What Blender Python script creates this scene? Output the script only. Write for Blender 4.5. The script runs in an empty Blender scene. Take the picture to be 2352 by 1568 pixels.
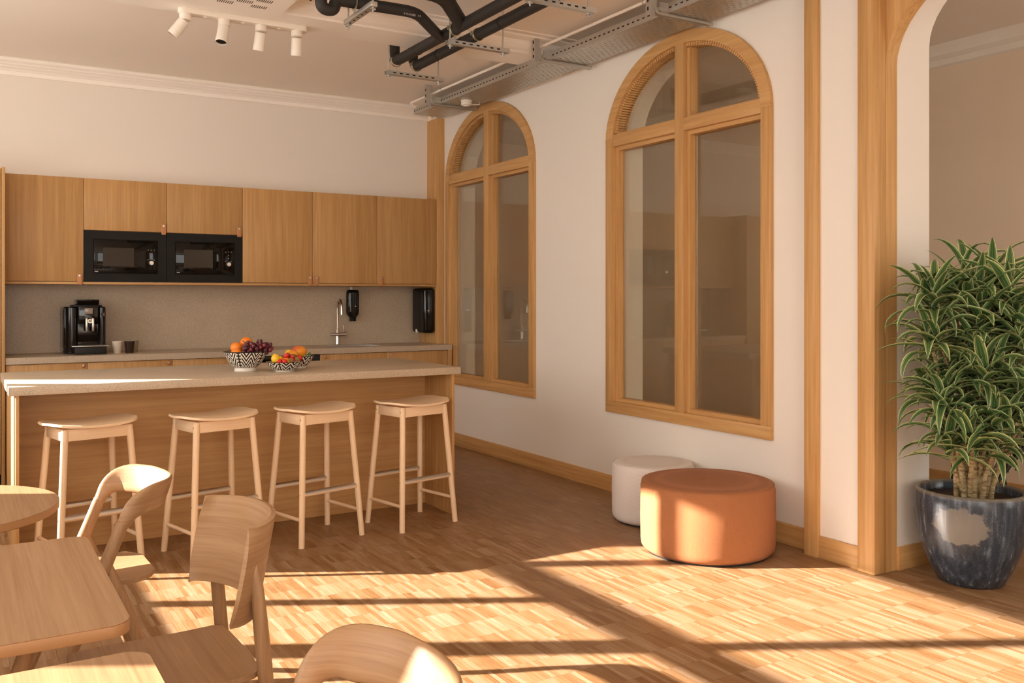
import bpy, bmesh, math, random
from mathutils import Vector, Matrix, noise
random.seed(7)
PI = math.pi
SC = bpy.context.scene
COL = SC.collection

# ------------------------------------------------------------------ camera
cam_d = bpy.data.cameras.new('camera'); cam = bpy.data.objects.new('camera', cam_d); COL.objects.link(cam)
cam_d.sensor_width = 36.0; cam_d.lens = 2090.37 / 2352 * 36
cam_d.shift_y = -(784 - 680.36) / 2352
cam_d.clip_start = 0.02
cam.location = (0, 0, 1.4028); cam.rotation_euler = (PI / 2, 0, -math.radians(31.2683))
SC.camera = cam
# ------------------------------------------------------------------ world, sun, exposure
world = bpy.data.worlds.new('sky'); SC.world = world; world.use_nodes = True
bg = world.node_tree.nodes['Background']
bg.inputs[0].default_value = (1.0, 0.97, 0.935, 1); bg.inputs[1].default_value = 3.6
sun_d = bpy.data.lights.new('sun', 'SUN'); sun = bpy.data.objects.new('sun', sun_d); COL.objects.link(sun)
sun_d.energy = 18.5; sun_d.color = (1.0, 0.92, 0.86); sun_d.angle = math.radians(0.55)
AZ = math.radians(29.3); EL = math.atan(0.48 * math.cos(AZ))
sdir = Vector((math.cos(AZ) * math.cos(EL), -math.sin(AZ) * math.cos(EL), -math.sin(EL)))
sun.rotation_euler = sdir.to_track_quat('-Z', 'Y').to_euler(); sun.location = (-6, 8, 5)
SC.view_settings.view_transform = 'Standard'; SC.view_settings.look = 'None'
SC.view_settings.gamma = 1.0; SC.view_settings.use_curve_mapping = False
SC.view_settings.exposure = 0.78
SC.cycles.max_bounces = 12; SC.cycles.diffuse_bounces = 6; SC.cycles.transparent_max_bounces = 24

# ------------------------------------------------------------------ helpers
def wloc(o):
    v = Vector((0, 0, 0))
    while o is not None:
        v = v + o.location; o = o.parent
    return v

def tag(o, label=None, cat=None, group=None, kind=None):
    if label: o['label'] = label
    if cat: o['category'] = cat
    if group: o['group'] = group
    if kind: o['kind'] = kind
    return o

def thing(name, label, cat, loc=(0, 0, 0), rz=0.0, group=None, kind=None):
    o = bpy.data.objects.new(name, None); COL.objects.link(o)
    o.empty_display_size = 0.05; o.location = loc; o.rotation_euler = (0, 0, rz)
    return tag(o, label, cat, group, kind)

class MB:
    """collects shapes, then links them as one mesh object"""
    def __init__(s): s.bm = bmesh.new()
    def box(s, x0, x1, y0, y1, z0, z1):
        v = [s.bm.verts.new(p) for p in ((x0,y0,z0),(x1,y0,z0),(x1,y1,z0),(x0,y1,z0),(x0,y0,z1),(x1,y0,z1),(x1,y1,z1),(x0,y1,z1))]
        for f in ((3,2,1,0),(4,5,6,7),(0,1,5,4),(1,2,6,5),(2,3,7,6),(3,0,4,7)): s.bm.faces.new([v[i] for i in f])
        return s
    def hull8(s, pts):
        v = [s.bm.verts.new(p) for p in pts]
        for f in ((3,2,1,0),(4,5,6,7),(0,1,5,4),(1,2,6,5),(2,3,7,6),(3,0,4,7)): s.bm.faces.new([v[i] for i in f])
        return s
    def prism(s, poly, axis, a, b):
        """closed 2-D outline extruded along an axis; outline gives the two other coordinates in xyz order"""
        def P(p, t):
            return {'x': (t, p[0], p[1]), 'y': (p[0], t, p[1]), 'z': (p[0], p[1], t)}[axis]
        A = [s.bm.verts.new(P(p, a)) for p in poly]; B = [s.bm.verts.new(P(p, b)) for p in poly]
        n = len(poly)
        s.bm.faces.new(A); s.bm.faces.new(list(reversed(B)))
        for i in range(n): s.bm.faces.new((A[i], B[i], B[(i+1) % n], A[(i+1) % n]))
        return s
    def tube(s, path, rad, n=12, cap=True, closed=False, squash=None):
        path = [Vector(p) for p in path]; m = len(path)
        rad = rad if hasattr(rad, '__len__') else [rad] * m
        rings = []; up = None
        for i, p in enumerate(path):
            if closed: t = path[(i+1) % m] - path[i-1]
            else: t = path[min(i+1, m-1)] - path[max(i-1, 0)]
            t.normalize()
            if up is None:
                up = Vector((0, 0, 1)) if abs(t.z) < 0.9 else Vector((1, 0, 0))
            up = (up - t * up.dot(t)).normalized(); w = t.cross(up)
            ring = []
            for k in range(n):
                a = 2 * PI * k / n; r = rad[i]
                cu, cw = math.cos(a) * r, math.sin(a) * r
                if squash: cu *= squash[0]; cw *= squash[1]
                ring.append(s.bm.verts.new(p + up * cu + w * cw))
            rings.append(ring)
        for i in range(m if closed else m - 1):
            A, B = rings[i], rings[(i+1) % m]
            for k in range(n): s.bm.faces.new((A[k], A[(k+1) % n], B[(k+1) % n], B[k]))
        if cap and not closed:
            s.bm.faces.new(list(reversed(rings[0]))); s.bm.faces.new(rings[-1])
        return s
    def lathe(s, prof, c=(0, 0, 0), n=32, axis='z', cap=True):
        rings = []
        for r, h in prof:
            ring = []
            for k in range(n):
                a = 2 * PI * k / n
                d = {'z': (r*math.cos(a), r*math.sin(a), h), 'x': (h, r*math.cos(a), r*math.sin(a)), 'y': (r*math.cos(a), h, r*math.sin(a))}[axis]
                ring.append(s.bm.verts.new((c[0]+d[0], c[1]+d[1], c[2]+d[2])))
            rings.append(ring)
        for A, B in zip(rings, rings[1:]):
            for k in range(n): s.bm.faces.new((A[k], A[(k+1) % n], B[(k+1) % n], B[k]))
        if cap: s.bm.faces.new(list(reversed(rings[0]))); s.bm.faces.new(rings[-1])
        return s
    def ball(s, c, r, sc=(1, 1, 1), n=12, m=8, rot=None):
        T = Matrix.Translation(c) @ (rot.to_matrix().to_4x4() if rot else Matrix.Identity(4)) @ Matrix.Diagonal((r*sc[0], r*sc[1], r*sc[2], 1))
        bmesh.ops.create_uvsphere(s.bm, u_segments=n, v_segments=m, radius=1, matrix=T); return s
    def grid(s, P):
        """rows of points -> quads"""
        V = [[s.bm.verts.new(p) for p in row] for row in P]
        for A, B in zip(V, V[1:]):
            for k in range(len(A) - 1): s.bm.faces.new((A[k], A[k+1], B[k+1], B[k]))
        return s
    def shell(s, P, t):
        """rows of points thickened along the surface normal to a plate of thickness t"""
        R, Cn = len(P), len(P[0]); P = [[Vector(p) for p in r] for r in P]
        N = []
        for i in range(R):
            row = []
            for j in range(Cn):
                du = P[min(i+1, R-1)][j] - P[max(i-1, 0)][j]; dv = P[i][min(j+1, Cn-1)] - P[i][max(j-1, 0)]
                row.append(du.cross(dv).normalized())
            N.append(row)
        A = [[s.bm.verts.new(P[i][j] + N[i][j]*t/2) for j in range(Cn)] for i in range(R)]
        B = [[s.bm.verts.new(P[i][j] - N[i][j]*t/2) for j in range(Cn)] for i in range(R)]
        for i in range(R-1):
            for j in range(Cn-1):
                s.bm.faces.new((A[i][j], A[i][j+1], A[i+1][j+1], A[i+1][j]))
                s.bm.faces.new((B[i][j], B[i+1][j], B[i+1][j+1], B[i][j+1]))
        for i in range(R-1):
            s.bm.faces.new((A[i][0], A[i+1][0], B[i+1][0], B[i][0])); s.bm.faces.new((A[i+1][-1], A[i][-1], B[i][-1], B[i+1][-1]))
        for j in range(Cn-1):
            s.bm.faces.new((A[0][j+1], A[0][j], B[0][j], B[0][j+1])); s.bm.faces.new((A[-1][j], A[-1][j+1], B[-1][j+1], B[-1][j]))
        return s
    def build(s, name, mat, parent=None, bevel=0, seg=2, smooth=None, origin=None, local=False, sub=0, angle=35):
        bm = s.bm
        bmesh.ops.recalc_face_normals(bm, faces=bm.faces)
        if bevel:
            ed = [e for e in bm.edges if len(e.link_faces) == 2 and e.calc_face_angle(0) > math.radians(30)]
            bmesh.ops.bevel(bm, geom=ed, offset=bevel, segments=seg, profile=0.5, affect='EDGES', clamp_overlap=True)
        base = Vector((0, 0, 0))
        if parent is not None and not local: base = wloc(parent)
        o0 = Vector(origin) if origin is not None else base
        if o0.length > 0: bmesh.ops.translate(bm, verts=bm.verts, vec=-o0)
        me = bpy.data.meshes.new(name); bm.to_mesh(me); bm.free()
        for m in (mat if isinstance(mat, (list, tuple)) else [mat]): me.materials.append(m)
        o = bpy.data.objects.new(name, me); COL.objects.link(o)
        if parent is not None: o.parent = parent
        o.location = o0 - base
        if smooth is None: smooth = True
        if smooth:
            for p in me.polygons: p.use_smooth = True
            try: me.set_sharp_from_angle(angle=math.radians(angle))
            except Exception: pass
        if sub:
            md = o.modifiers.new('subdivision', 'SUBSURF'); md.levels = sub; md.render_levels = sub
        return o

def dup(root, loc, rz, label=None):
    r = root.copy(); COL.objects.link(r); r.location = loc; r.rotation_euler = (0, 0, rz)
    if label: r['label'] = label
    for ch in list(root.children):
        c = ch.copy(); COL.objects.link(c); c.parent = r
        for g in list(ch.children):
            d = g.copy(); COL.objects.link(d); d.parent = c
    return r

# ------------------------------------------------------------------ materials
def nodes(name):
    m = bpy.data.materials.new(name); m.use_nodes = True
    return m, m.node_tree, m.node_tree.nodes['Principled BSDF']
def N(t, kind, **kw):
    n = t.nodes.new(kind)
    for k, v in kw.items(): setattr(n, k, v)
    return n
def L(t, a, b): t.links.new(a, b)
def plain(name, c, rough=0.5, metal=0.0, spec=0.5, bump=0.0, bscale=200.0, coat=0.0, sheen=0.0):
    m, t, b = nodes(name)
    b.inputs['Base Color'].default_value = (*c, 1); b.inputs['Roughness'].default_value = rough
    b.inputs['Metallic'].default_value = metal; b.inputs['Specular IOR Level'].default_value = spec
    b.inputs['Coat Weight'].default_value = coat; b.inputs['Sheen Weight'].default_value = sheen
    if bump:
        tc = N(t, 'ShaderNodeTexCoord'); nz = N(t, 'ShaderNodeTexNoise'); nz.inputs['Scale'].default_value = bscale
        nz.inputs['Detail'].default_value = 3
        bp = N(t, 'ShaderNodeBump'); bp.inputs['Strength'].default_value = bump; bp.inputs['Distance'].default_value = 0.002
        L(t, tc.outputs['Object'], nz.inputs['Vector']); L(t, nz.outputs['Fac'], bp.inputs['Height']); L(t, bp.outputs['Normal'], b.inputs['Normal'])
    return m
def ramp(t, stops):
    r = N(t, 'ShaderNodeValToRGB'); e = r.color_ramp.elements
    while len(e) < len(stops): e.new(0.5)
    for k, (p, c) in enumerate(stops): e[k].position = p; e[k].color = (*c, 1)
    return r
def wood(name, axis, c0, c1, rough=0.42, fine=55.0, stretch=0.035, ring=6.0, rnd=0.12, spec=0.35):
    """veneer or solid wood: grain runs along the given object axis"""
    m, t, b = nodes(name)
    tc = N(t, 'ShaderNodeTexCoord'); oi = N(t, 'ShaderNodeObjectInfo')
    sh = N(t, 'ShaderNodeVectorMath', operation='SCALE'); sh.inputs['Scale'].default_value = 13.0
    cmb = N(t, 'ShaderNodeCombineXYZ'); L(t, oi.outputs['Random'], cmb.inputs[0]); L(t, oi.outputs['Random'], cmb.inputs[1]); L(t, oi.outputs['Random'], cmb.inputs[2])
    L(t, cmb.outputs[0], sh.inputs[0])
    ad = N(t, 'ShaderNodeVectorMath', operation='ADD'); L(t, tc.outputs['Object'], ad.inputs[0]); L(t, sh.outputs[0], ad.inputs[1])
    s = [1, 1, 1]
    for q in axis: s['xyz'.index(q)] = stretch
    mp = N(t, 'ShaderNodeMapping'); mp.inputs['Scale'].default_value = s; L(t, ad.outputs[0], mp.inputs['Vector'])
    n1 = N(t, 'ShaderNodeTexNoise'); n1.inputs['Scale'].default_value = fine; n1.inputs['Detail'].default_value = 4; n1.inputs['Roughness'].default_value = 0.6
    n2 = N(t, 'ShaderNodeTexNoise'); n2.inputs['Scale'].default_value = ring; n2.inputs['Detail'].default_value = 3; n2.inputs['Distortion'].default_value = 0.6
    L(t, mp.outputs[0], n1.inputs['Vector']); L(t, mp.outputs[0], n2.inputs['Vector'])
    w = N(t, 'ShaderNodeMath', operation='MULTIPLY'); w.inputs[1].default_value = 9.0; L(t, n2.outputs['Fac'], w.inputs[0])
    fr = N(t, 'ShaderNodeMath', operation='PINGPONG'); fr.inputs[1].default_value = 1.0; L(t, w.outputs[0], fr.inputs[0])
    mx = N(t, 'ShaderNodeMath', operation='MULTIPLY_ADD'); mx.inputs[1].default_value = 0.80
    L(t, n1.outputs['Fac'], mx.inputs[0])
    f2 = N(t, 'ShaderNodeMath', operation='MULTIPLY'); f2.inputs[1].default_value = 0.16; L(t, fr.outputs[0], f2.inputs[0]); L(t, f2.outputs[0], mx.inputs[2])
    r = ramp(t, [(0.18, c0), (0.78, c1)]); L(t, mx.outputs[0], r.inputs[0])
    hv = N(t, 'ShaderNodeHueSaturation'); L(t, r.outputs[0], hv.inputs['Color'])
    vv = N(t, 'ShaderNodeMapRange'); vv.inputs[3].default_value = 1 - rnd; vv.inputs[4].default_value = 1 + rnd; L(t, oi.outputs['Random'], vv.inputs[0]); L(t, vv.outputs[0], hv.inputs['Value'])
    L(t, hv.outputs[0], b.inputs['Base Color'])
    b.inputs['Roughness'].default_value = rough; b.inputs['Specular IOR Level'].default_value = spec
    bp = N(t, 'ShaderNodeBump'); bp.inputs['Strength'].default_value = 0.12; bp.inputs['Distance'].default_value = 0.001
    L(t, n1.outputs['Fac'], bp.inputs['Height']); L(t, bp.outputs[0], b.inputs['Normal'])
    return m
M = {}
CAB0, CAB1 = (0.40, 0.205, 0.068), (0.62, 0.365, 0.145)
for ax in 'xyz':
    M['oak_' + ax] = wood('oak_veneer_' + ax, ax, CAB0, CAB1, 0.45, rnd=0.06)
    M['trim_' + ax] = wood('oak_trim_' + ax, ax, (0.44, 0.225, 0.075), (0.68, 0.41, 0.165), 0.42, rnd=0.04)
    M['beech_' + ax] = wood('pale_beech_' + ax, ax, (0.76, 0.54, 0.33), (0.88, 0.67, 0.44), 0.45, fine=90, rnd=0.03)
    M['chair_' + ax] = wood('oiled_oak_' + ax, ax, (0.265, 0.135, 0.058), (0.435, 0.265, 0.138), 0.42, fine=130, stretch=0.022, rnd=0.05)
M['chair_bent'] = wood('bent_oak', 'xy', (0.265, 0.135, 0.058), (0.435, 0.265, 0.138), 0.42, fine=150, stretch=0.03, rnd=0.05)
M['beech_edge'] = plain('ply_edge', (0.80, 0.58, 0.36), 0.5)
M['ply_edge'] = plain('table_ply_edge', (0.40, 0.205, 0.085), 0.5)
M['paint'] = plain('cream_paint', (0.82, 0.762, 0.68), 0.75, spec=0.2, bump=0.06, bscale=350)
M['ceil'] = plain('ceiling_paint', (0.93, 0.86, 0.77), 0.8, spec=0.15)
M['plaster'] = plain('white_plaster', (0.94, 0.89, 0.81), 0.7, spec=0.2)
M['dim_paint'] = plain('taupe_paint', (0.86, 0.72, 0.57), 0.8, spec=0.15)
M['steel'] = plain('brushed_steel', (0.62, 0.60, 0.56), 0.32, metal=1.0)
M['chrome'] = plain('chrome', (0.78, 0.76, 0.73), 0.10, metal=1.0)
M['zinc'] = plain('galvanised_steel', (0.55, 0.54, 0.50), 0.42, metal=0.85, bump=0.15, bscale=60)
M['brass'] = plain('clamp_brass', (0.50, 0.42, 0.26), 0.4, metal=0.8)
M['black'] = plain('matt_black', (0.012, 0.011, 0.010), 0.5, spec=0.3)
M['gloss_black'] = plain('gloss_black', (0.006, 0.0055, 0.005), 0.08, spec=0.4)
M['mw_frame'] = plain('microwave_frame', (0.011, 0.010, 0.009), 0.55, spec=0.2)
M['mw_glass'] = plain('microwave_glass', (0.005, 0.004, 0.003), 0.04, spec=0.25)
M['mw_win'] = plain('microwave_window', (0.040, 0.032, 0.025), 0.10, spec=0.3)
M['rubber'] = plain('pipe_insulation', (0.020, 0.018, 0.016), 0.62, bump=0.3, bscale=90)
M['print'] = plain('pale_print', (0.55, 0.53, 0.50), 0.6)
M['leather'] = plain('tan_leather', (0.50, 0.22, 0.085), 0.5, bump=0.2, bscale=300)
M['white_plastic'] = plain('white_plastic', (0.86, 0.80, 0.70), 0.45)
M['display'] = plain('machine_display', (0.30, 0.24, 0.20), 0.15)
M['soil'] = plain('potting_soil', (0.035, 0.022, 0.014), 0.9, bump=1.0, bscale=80)
M['iron'] = plain('black_iron', (0.012, 0.011, 0.010), 0.45, metal=0.3)
M['dark_gap'] = plain('dark_slot', (0.03, 0.02, 0.015), 0.9, spec=0.1)
M['red'] = plain('red_tag', (0.6, 0.05, 0.03), 0.5)

def stone():
    m, t, b = nodes('terrazzo_stone')
    tc = N(t, 'ShaderNodeTexCoord')
    n1 = N(t, 'ShaderNodeTexNoise'); n1.inputs['Scale'].default_value = 260; n1.inputs['Detail'].default_value = 3
    n2 = N(t, 'ShaderNodeTexVoronoi'); n2.inputs['Scale'].default_value = 95
    n3 = N(t, 'ShaderNodeTexNoise'); n3.inputs['Scale'].default_value = 5
    for n in (n1, n2, n3): L(t, tc.outputs['Object'], n.inputs['Vector'])
    r = ramp(t, [(0.25, (0.33, 0.245, 0.165)), (0.48, (0.52, 0.415, 0.295)), (0.75, (0.62, 0.52, 0.395))]); L(t, n1.outputs['Fac'], r.inputs[0])
    r2 = ramp(t, [(0.10, (0.45, 0.45, 0.45)), (0.22, (1, 1, 1))]); L(t, n2.outputs['Distance'], r2.inputs[0])
    mx = N(t, 'ShaderNodeMixRGB', blend_type='MULTIPLY'); mx.inputs[0].default_value = 0.45; L(t, r.outputs[0], mx.inputs[1]); L(t, r2.outputs[0], mx.inputs[2])
    r3 = ramp(t, [(0.3, (0.93, 0.93, 0.93)), (0.7, (1, 1, 1))]); L(t, n3.outputs['Fac'], r3.inputs[0])
    m2 = N(t, 'ShaderNodeMixRGB', blend_type='MULTIPLY'); m2.inputs[0].default_value = 1; L(t, mx.outputs[0], m2.inputs[1]); L(t, r3.outputs[0], m2.inputs[2])
    L(t, m2.outputs[0], b.inputs['Base Color']); b.inputs['Roughness'].default_value = 0.38; b.inputs['Specular IOR Level'].default_value = 0.35
    return m
M['stone'] = stone()

STRIP, ROW = 0.0205, 0.164
def parquet():
    m, t, b = nodes('oak_mosaic_parquet')
    g = N(t, 'ShaderNodeNewGeometry'); sp = N(t, 'ShaderNodeSeparateXYZ'); L(t, g.outputs['Position'], sp.inputs[0])
    def mth(op, a, c=None):
        n = N(t, 'ShaderNodeMath', operation=op)
        for k, q in enumerate((a, c)):
            if q is None: continue
            if isinstance(q, (int, float)): n.inputs[k].default_value = q
            else: L(t, q, n.inputs[k])
        return n.outputs[0]
    iy = mth('FLOOR', mth('DIVIDE', sp.outputs[1], ROW))
    def white(a, c, off=0.0):
        cb = N(t, 'ShaderNodeCombineXYZ'); L(t, a, cb.inputs[0]); L(t, c, cb.inputs[1]); cb.inputs[2].default_value = off
        w = N(t, 'ShaderNodeTexWhiteNoise', noise_dimensions='3D'); L(t, cb.outputs[0], w.inputs['Vector']); return w.outputs['Value']
    ix = mth('FLOOR', mth('DIVIDE', sp.outputs[0], STRIP))
    wv = white(ix, iy, 1.0)
    # neighbouring strips sawn from one lamella share a tone
    ib = mth('FLOOR', mth('DIVIDE', mth('ADD', ix, mth('MULTIPLY', white(iy, iy, 4.0), 7.0)), 4.0))
    wb = white(ib, iy, 2.0)
    # grain
    mp = N(t, 'ShaderNodeMapping'); mp.inputs['Scale'].default_value = (1, 0.05, 1); L(t, g.outputs['Position'], mp.inputs['Vector'])
    nz = N(t, 'ShaderNodeTexNoise'); nz.inputs['Scale'].default_value = 160; nz.inputs['Detail'].default_value = 4; L(t, mp.outputs[0], nz.inputs['Vector'])
    v = mth('ADD', mth('ADD', mth('MULTIPLY', wv, 0.36), mth('MULTIPLY', wb, 0.09)), mth('MULTIPLY', nz.outputs['Fac'], 0.62))
    r = ramp(t, [(0.22, (0.175, 0.076, 0.025)), (0.46, (0.272, 0.144, 0.060)), (0.66, (0.330, 0.199, 0.106)), (0.90, (0.43, 0.30, 0.195))]); L(t, v, r.inputs[0])
    fx = mth('FRACT', mth('DIVIDE', sp.outputs[0], STRIP))
    edge = mth('MINIMUM', fx, mth('SUBTRACT', 1.0, fx))
    er = ramp(t, [(0.0, (0.72, 0.72, 0.72)), (0.05, (1, 1, 1))]); L(t, edge, er.inputs[0])
    mx = N(t, 'ShaderNodeMixRGB', blend_type='MULTIPLY'); mx.inputs[0].default_value = 0.8; L(t, r.outputs[0], mx.inputs[1]); L(t, er.outputs[0], mx.inputs[2])
    L(t, mx.outputs[0], b.inputs['Base Color'])
    rr = N(t, 'ShaderNodeMapRange'); rr.inputs[3].default_value = 0.36; rr.inputs[4].default_value = 0.52; L(t, wv, rr.inputs[0]); L(t, rr.outputs[0], b.inputs['Roughness'])
    b.inputs['Specular IOR Level'].default_value = 0.28
    bp = N(t, 'ShaderNodeBump'); bp.inputs['Strength'].default_value = 0.10; bp.inputs['Distance'].default_value = 0.001
    L(t, nz.outputs['Fac'], bp.inputs['Height']); L(t, bp.outputs[0], b.inputs['Normal'])
    return m
M['parquet'] = parquet()

def fabric(name, c0, c1, scale):
    m, t, b = nodes(name)
    tc = N(t, 'ShaderNodeTexCoord')
    sp = N(t, 'ShaderNodeSeparateXYZ'); L(t, tc.outputs['Object'], sp.inputs[0])
    at = N(t, 'ShaderNodeMath', operation='ARCTAN2'); L(t, sp.outputs[1], at.inputs[0]); L(t, sp.outputs[0], at.inputs[1])
    cb = N(t, 'ShaderNodeCombineXYZ'); L(t, at.outputs[0], cb.inputs[0]); L(t, sp.outputs[2], cb.inputs[1])
    mp = N(t, 'ShaderNodeMapping'); mp.inputs['Scale'].default_value = (0.37, 1, 1); mp.inputs['Rotation'].default_value = (0, 0, PI/4); L(t, cb.outputs[0], mp.inputs['Vector'])
    v = N(t, 'ShaderNodeTexChecker'); v.inputs['Scale'].default_value = scale; L(t, mp.outputs[0], v.inputs['Vector'])
    nz = N(t, 'ShaderNodeTexNoise'); nz.inputs['Scale'].default_value = 420; L(t, tc.outputs['Object'], nz.inputs['Vector'])
    ad = N(t, 'ShaderNodeMath', operation='MULTIPLY_ADD'); ad.inputs[1].default_value = 0.35; L(t, v.outputs['Fac'], ad.inputs[0]); L(t, nz.outputs['Fac'], ad.inputs[2])
    r = ramp(t, [(0.3, c0), (0.9, c1)]); L(t, ad.outputs[0], r.inputs[0]); L(t, r.outputs[0], b.inputs['Base Color'])
    b.inputs['Roughness'].default_value = 0.85; b.inputs['Sheen Weight'].default_value = 0.04; b.inputs['Specular IOR Level'].default_value = 0.15
    bp = N(t, 'ShaderNodeBump'); bp.inputs['Strength'].default_value = 0.5; bp.inputs['Distance'].default_value = 0.002
    L(t, ad.outputs[0], bp.inputs['Height']); L(t, bp.outputs[0], b.inputs['Normal'])
    return m
M['rust'] = fabric('rust_wool', (0.30, 0.112, 0.042), (0.43, 0.180, 0.078), 260)
M['boucle'] = fabric('pale_boucle', (0.66, 0.58, 0.52), (0.80, 0.73, 0.67), 180)

def glass():
    m, t, b = nodes('tinted_glass'); t.nodes.remove(b)
    out = t.nodes['Material Output']
    tr = N(t, 'ShaderNodeBsdfTransparent'); tr.inputs[0].default_value = (0.92, 0.90, 0.84, 1)
    gl = N(t, 'ShaderNodeBsdfGlossy'); gl.inputs['Roughness'].default_value = 0.0; gl.inputs['Color'].default_value = (0.95, 0.95, 0.93, 1)
    fr = N(t, 'ShaderNodeFresnel'); ge = N(t, 'ShaderNodeNewGeometry')
    mr = N(t, 'ShaderNodeMapRange'); mr.inputs[3].default_value = 1.62; mr.inputs[4].default_value = 1 / 1.62   # same index seen from either face
    L(t, ge.outputs['Backfacing'], mr.inputs[0]); L(t, mr.outputs[0], fr.inputs['IOR'])
    mx = N(t, 'ShaderNodeMixShader'); L(t, fr.outputs[0], mx.inputs[0]); L(t, tr.outputs[0], mx.inputs[1]); L(t, gl.outputs[0], mx.inputs[2]); L(t, mx.outputs[0], out.inputs['Surface'])
    return m
M['glass'] = glass()

def glaze():
    m, t, b = nodes('blue_black_glaze')
    tc = N(t, 'ShaderNodeTexCoord'); sp = N(t, 'ShaderNodeSeparateXYZ'); L(t, tc.outputs['Object'], sp.inputs[0])
    mp = N(t, 'ShaderNodeMapping'); mp.inputs['Scale'].default_value = (1, 1, 0.10); L(t, tc.outputs['Object'], mp.inputs['Vector'])
    n1 = N(t, 'ShaderNodeTexNoise'); n1.inputs['Scale'].default_value = 38; n1.inputs['Detail'].default_value = 5; L(t, mp.outputs[0], n1.inputs['Vector'])
    n2 = N(t, 'ShaderNodeTexNoise'); n2.inputs['Scale'].default_value = 160; n2.inputs['Detail'].default_value = 3; L(t, tc.outputs['Object'], n2.inputs['Vector'])
    a = N(t, 'ShaderNodeMath', operation='MULTIPLY_ADD'); a.inputs[1].default_value = 0.5; L(t, n2.outputs['Fac'], a.inputs[0]); L(t, n1.outputs['Fac'], a.inputs[2])
    r = ramp(t, [(0.50, (0.016, 0.020, 0.027)), (0.78, (0.040, 0.052, 0.068)), (1.05, (0.12, 0.14, 0.165))]); L(t, a.outputs[0], r.inputs[0])
    # bare rim
    rm = ramp(t, [(0.0, (0, 0, 0)), (1.0, (1, 1, 1))]); mr = N(t, 'ShaderNodeMapRange'); mr.inputs[1].default_value = 0.436; mr.inputs[2].default_value = 0.452; L(t, sp.outputs[2], mr.inputs[0]); L(t, mr.outputs[0], rm.inputs[0])
    mx = N(t, 'ShaderNodeMixRGB'); mx.inputs[2].default_value = (0.20, 0.17, 0.13, 1); L(t, rm.outputs[0], mx.inputs[0]); L(t, r.outputs[0], mx.inputs[1])
    # a paler grey-brown patch with a ragged edge on the shoulder
    v = N(t, 'ShaderNodeVectorMath', operation='SUBTRACT'); v.inputs[1].default_value = (-0.232, -0.092, 0.312); L(t, tc.outputs['Object'], v.inputs[0])
    vs = N(t, 'ShaderNodeVectorMath', operation='MULTIPLY'); vs.inputs[1].default_value = (1.0, 1.0, 1.35); L(t, v.outputs[0], vs.inputs[0])
    ln = N(t, 'ShaderNodeVectorMath', operation='LENGTH'); L(t, vs.outputs[0], ln.inputs[0])
    n3 = N(t, 'ShaderNodeTexNoise'); n3.inputs['Scale'].default_value = 22; n3.inputs['Detail'].default_value = 5; L(t, tc.outputs['Object'], n3.inputs['Vector'])
    d = N(t, 'ShaderNodeMath', operation='MULTIPLY_ADD'); d.inputs[1].default_value = 0.11; L(t, n3.outputs['Fac'], d.inputs[0]); L(t, ln.outputs['Value'], d.inputs[2])
    pr = ramp(t, [(0.0, (1, 1, 1)), (0.168, (0.85, 0.85, 0.85)), (0.180, (0, 0, 0))]); L(t, d.outputs[0], pr.inputs[0])
    m2 = N(t, 'ShaderNodeMixRGB'); m2.inputs[2].default_value = (0.20, 0.185, 0.162, 1); L(t, pr.outputs[0], m2.inputs[0]); L(t, mx.outputs[0], m2.inputs[1])
    L(t, m2.outputs[0], b.inputs['Base Color'])
    rr = N(t, 'ShaderNodeMapRange'); rr.inputs[3].default_value = 0.16; rr.inputs[4].default_value = 0.34; L(t, n1.outputs['Fac'], rr.inputs[0]); L(t, rr.outputs[0], b.inputs['Roughness'])
    bp = N(t, 'ShaderNodeBump'); bp.inputs['Strength'].default_value = 0.25; bp.inputs['Distance'].default_value = 0.004; L(t, n1.outputs['Fac'], bp.inputs['Height']); L(t, bp.outputs[0], b.inputs['Normal'])
    return m
M['glaze'] = glaze()

def leafmat():
    m, t, b = nodes('striped_leaf')
    uv = N(t, 'ShaderNodeUVMap'); sp = N(t, 'ShaderNodeSeparateXYZ'); L(t, uv.outputs[0], sp.inputs[0])
    mk = N(t, 'ShaderNodeMath', operation='SUBTRACT'); mk.inputs[1].default_value = 0.5; L(t, sp.outputs[0], mk.inputs[0])
    ab = N(t, 'ShaderNodeMath', operation='ABSOLUTE'); L(t, mk.outputs[0], ab.inputs[0])
    r = ramp(t, [(0.0, (0.13, 0.22, 0.10)), (0.10, (0.060, 0.135, 0.038)), (0.24, (0.070, 0.155, 0.042)), (0.28, (0.40, 0.48, 0.26)), (0.32, (0.11, 0.22, 0.045)), (0.38, (0.20, 0.35, 0.060)), (0.42, (0.66, 0.68, 0.34)), (0.5, (0.82, 0.80, 0.52))])
    L(t, ab.outputs[0], r.inputs[0])
    oi = N(t, 'ShaderNodeObjectInfo'); hv = N(t, 'ShaderNodeHueSaturation'); L(t, r.outputs[0], hv.inputs['Color'])
    vv = N(t, 'ShaderNodeMapRange'); vv.inputs[3].default_value = 0.8; vv.inputs[4].default_value = 1.2; L(t, oi.outputs['Random'], vv.inputs[0]); L(t, vv.outputs[0], hv.inputs['Value'])
    L(t, hv.outputs[0], b.inputs['Base Color']); b.inputs['Roughness'].default_value = 0.33
    b.inputs['Subsurface Weight'].default_value = 0.0
    out = t.nodes['Material Output']; tl = N(t, 'ShaderNodeBsdfTranslucent'); L(t, hv.outputs[0], tl.inputs['Color'])
    mx = N(t, 'ShaderNodeMixShader'); mx.inputs[0].default_value = 0.22; L(t, b.outputs[0], mx.inputs[1]); L(t, tl.outputs[0], mx.inputs[2]); L(t, mx.outputs[0], out.inputs['Surface'])
    return m
M['leaf'] = leafmat()
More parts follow.
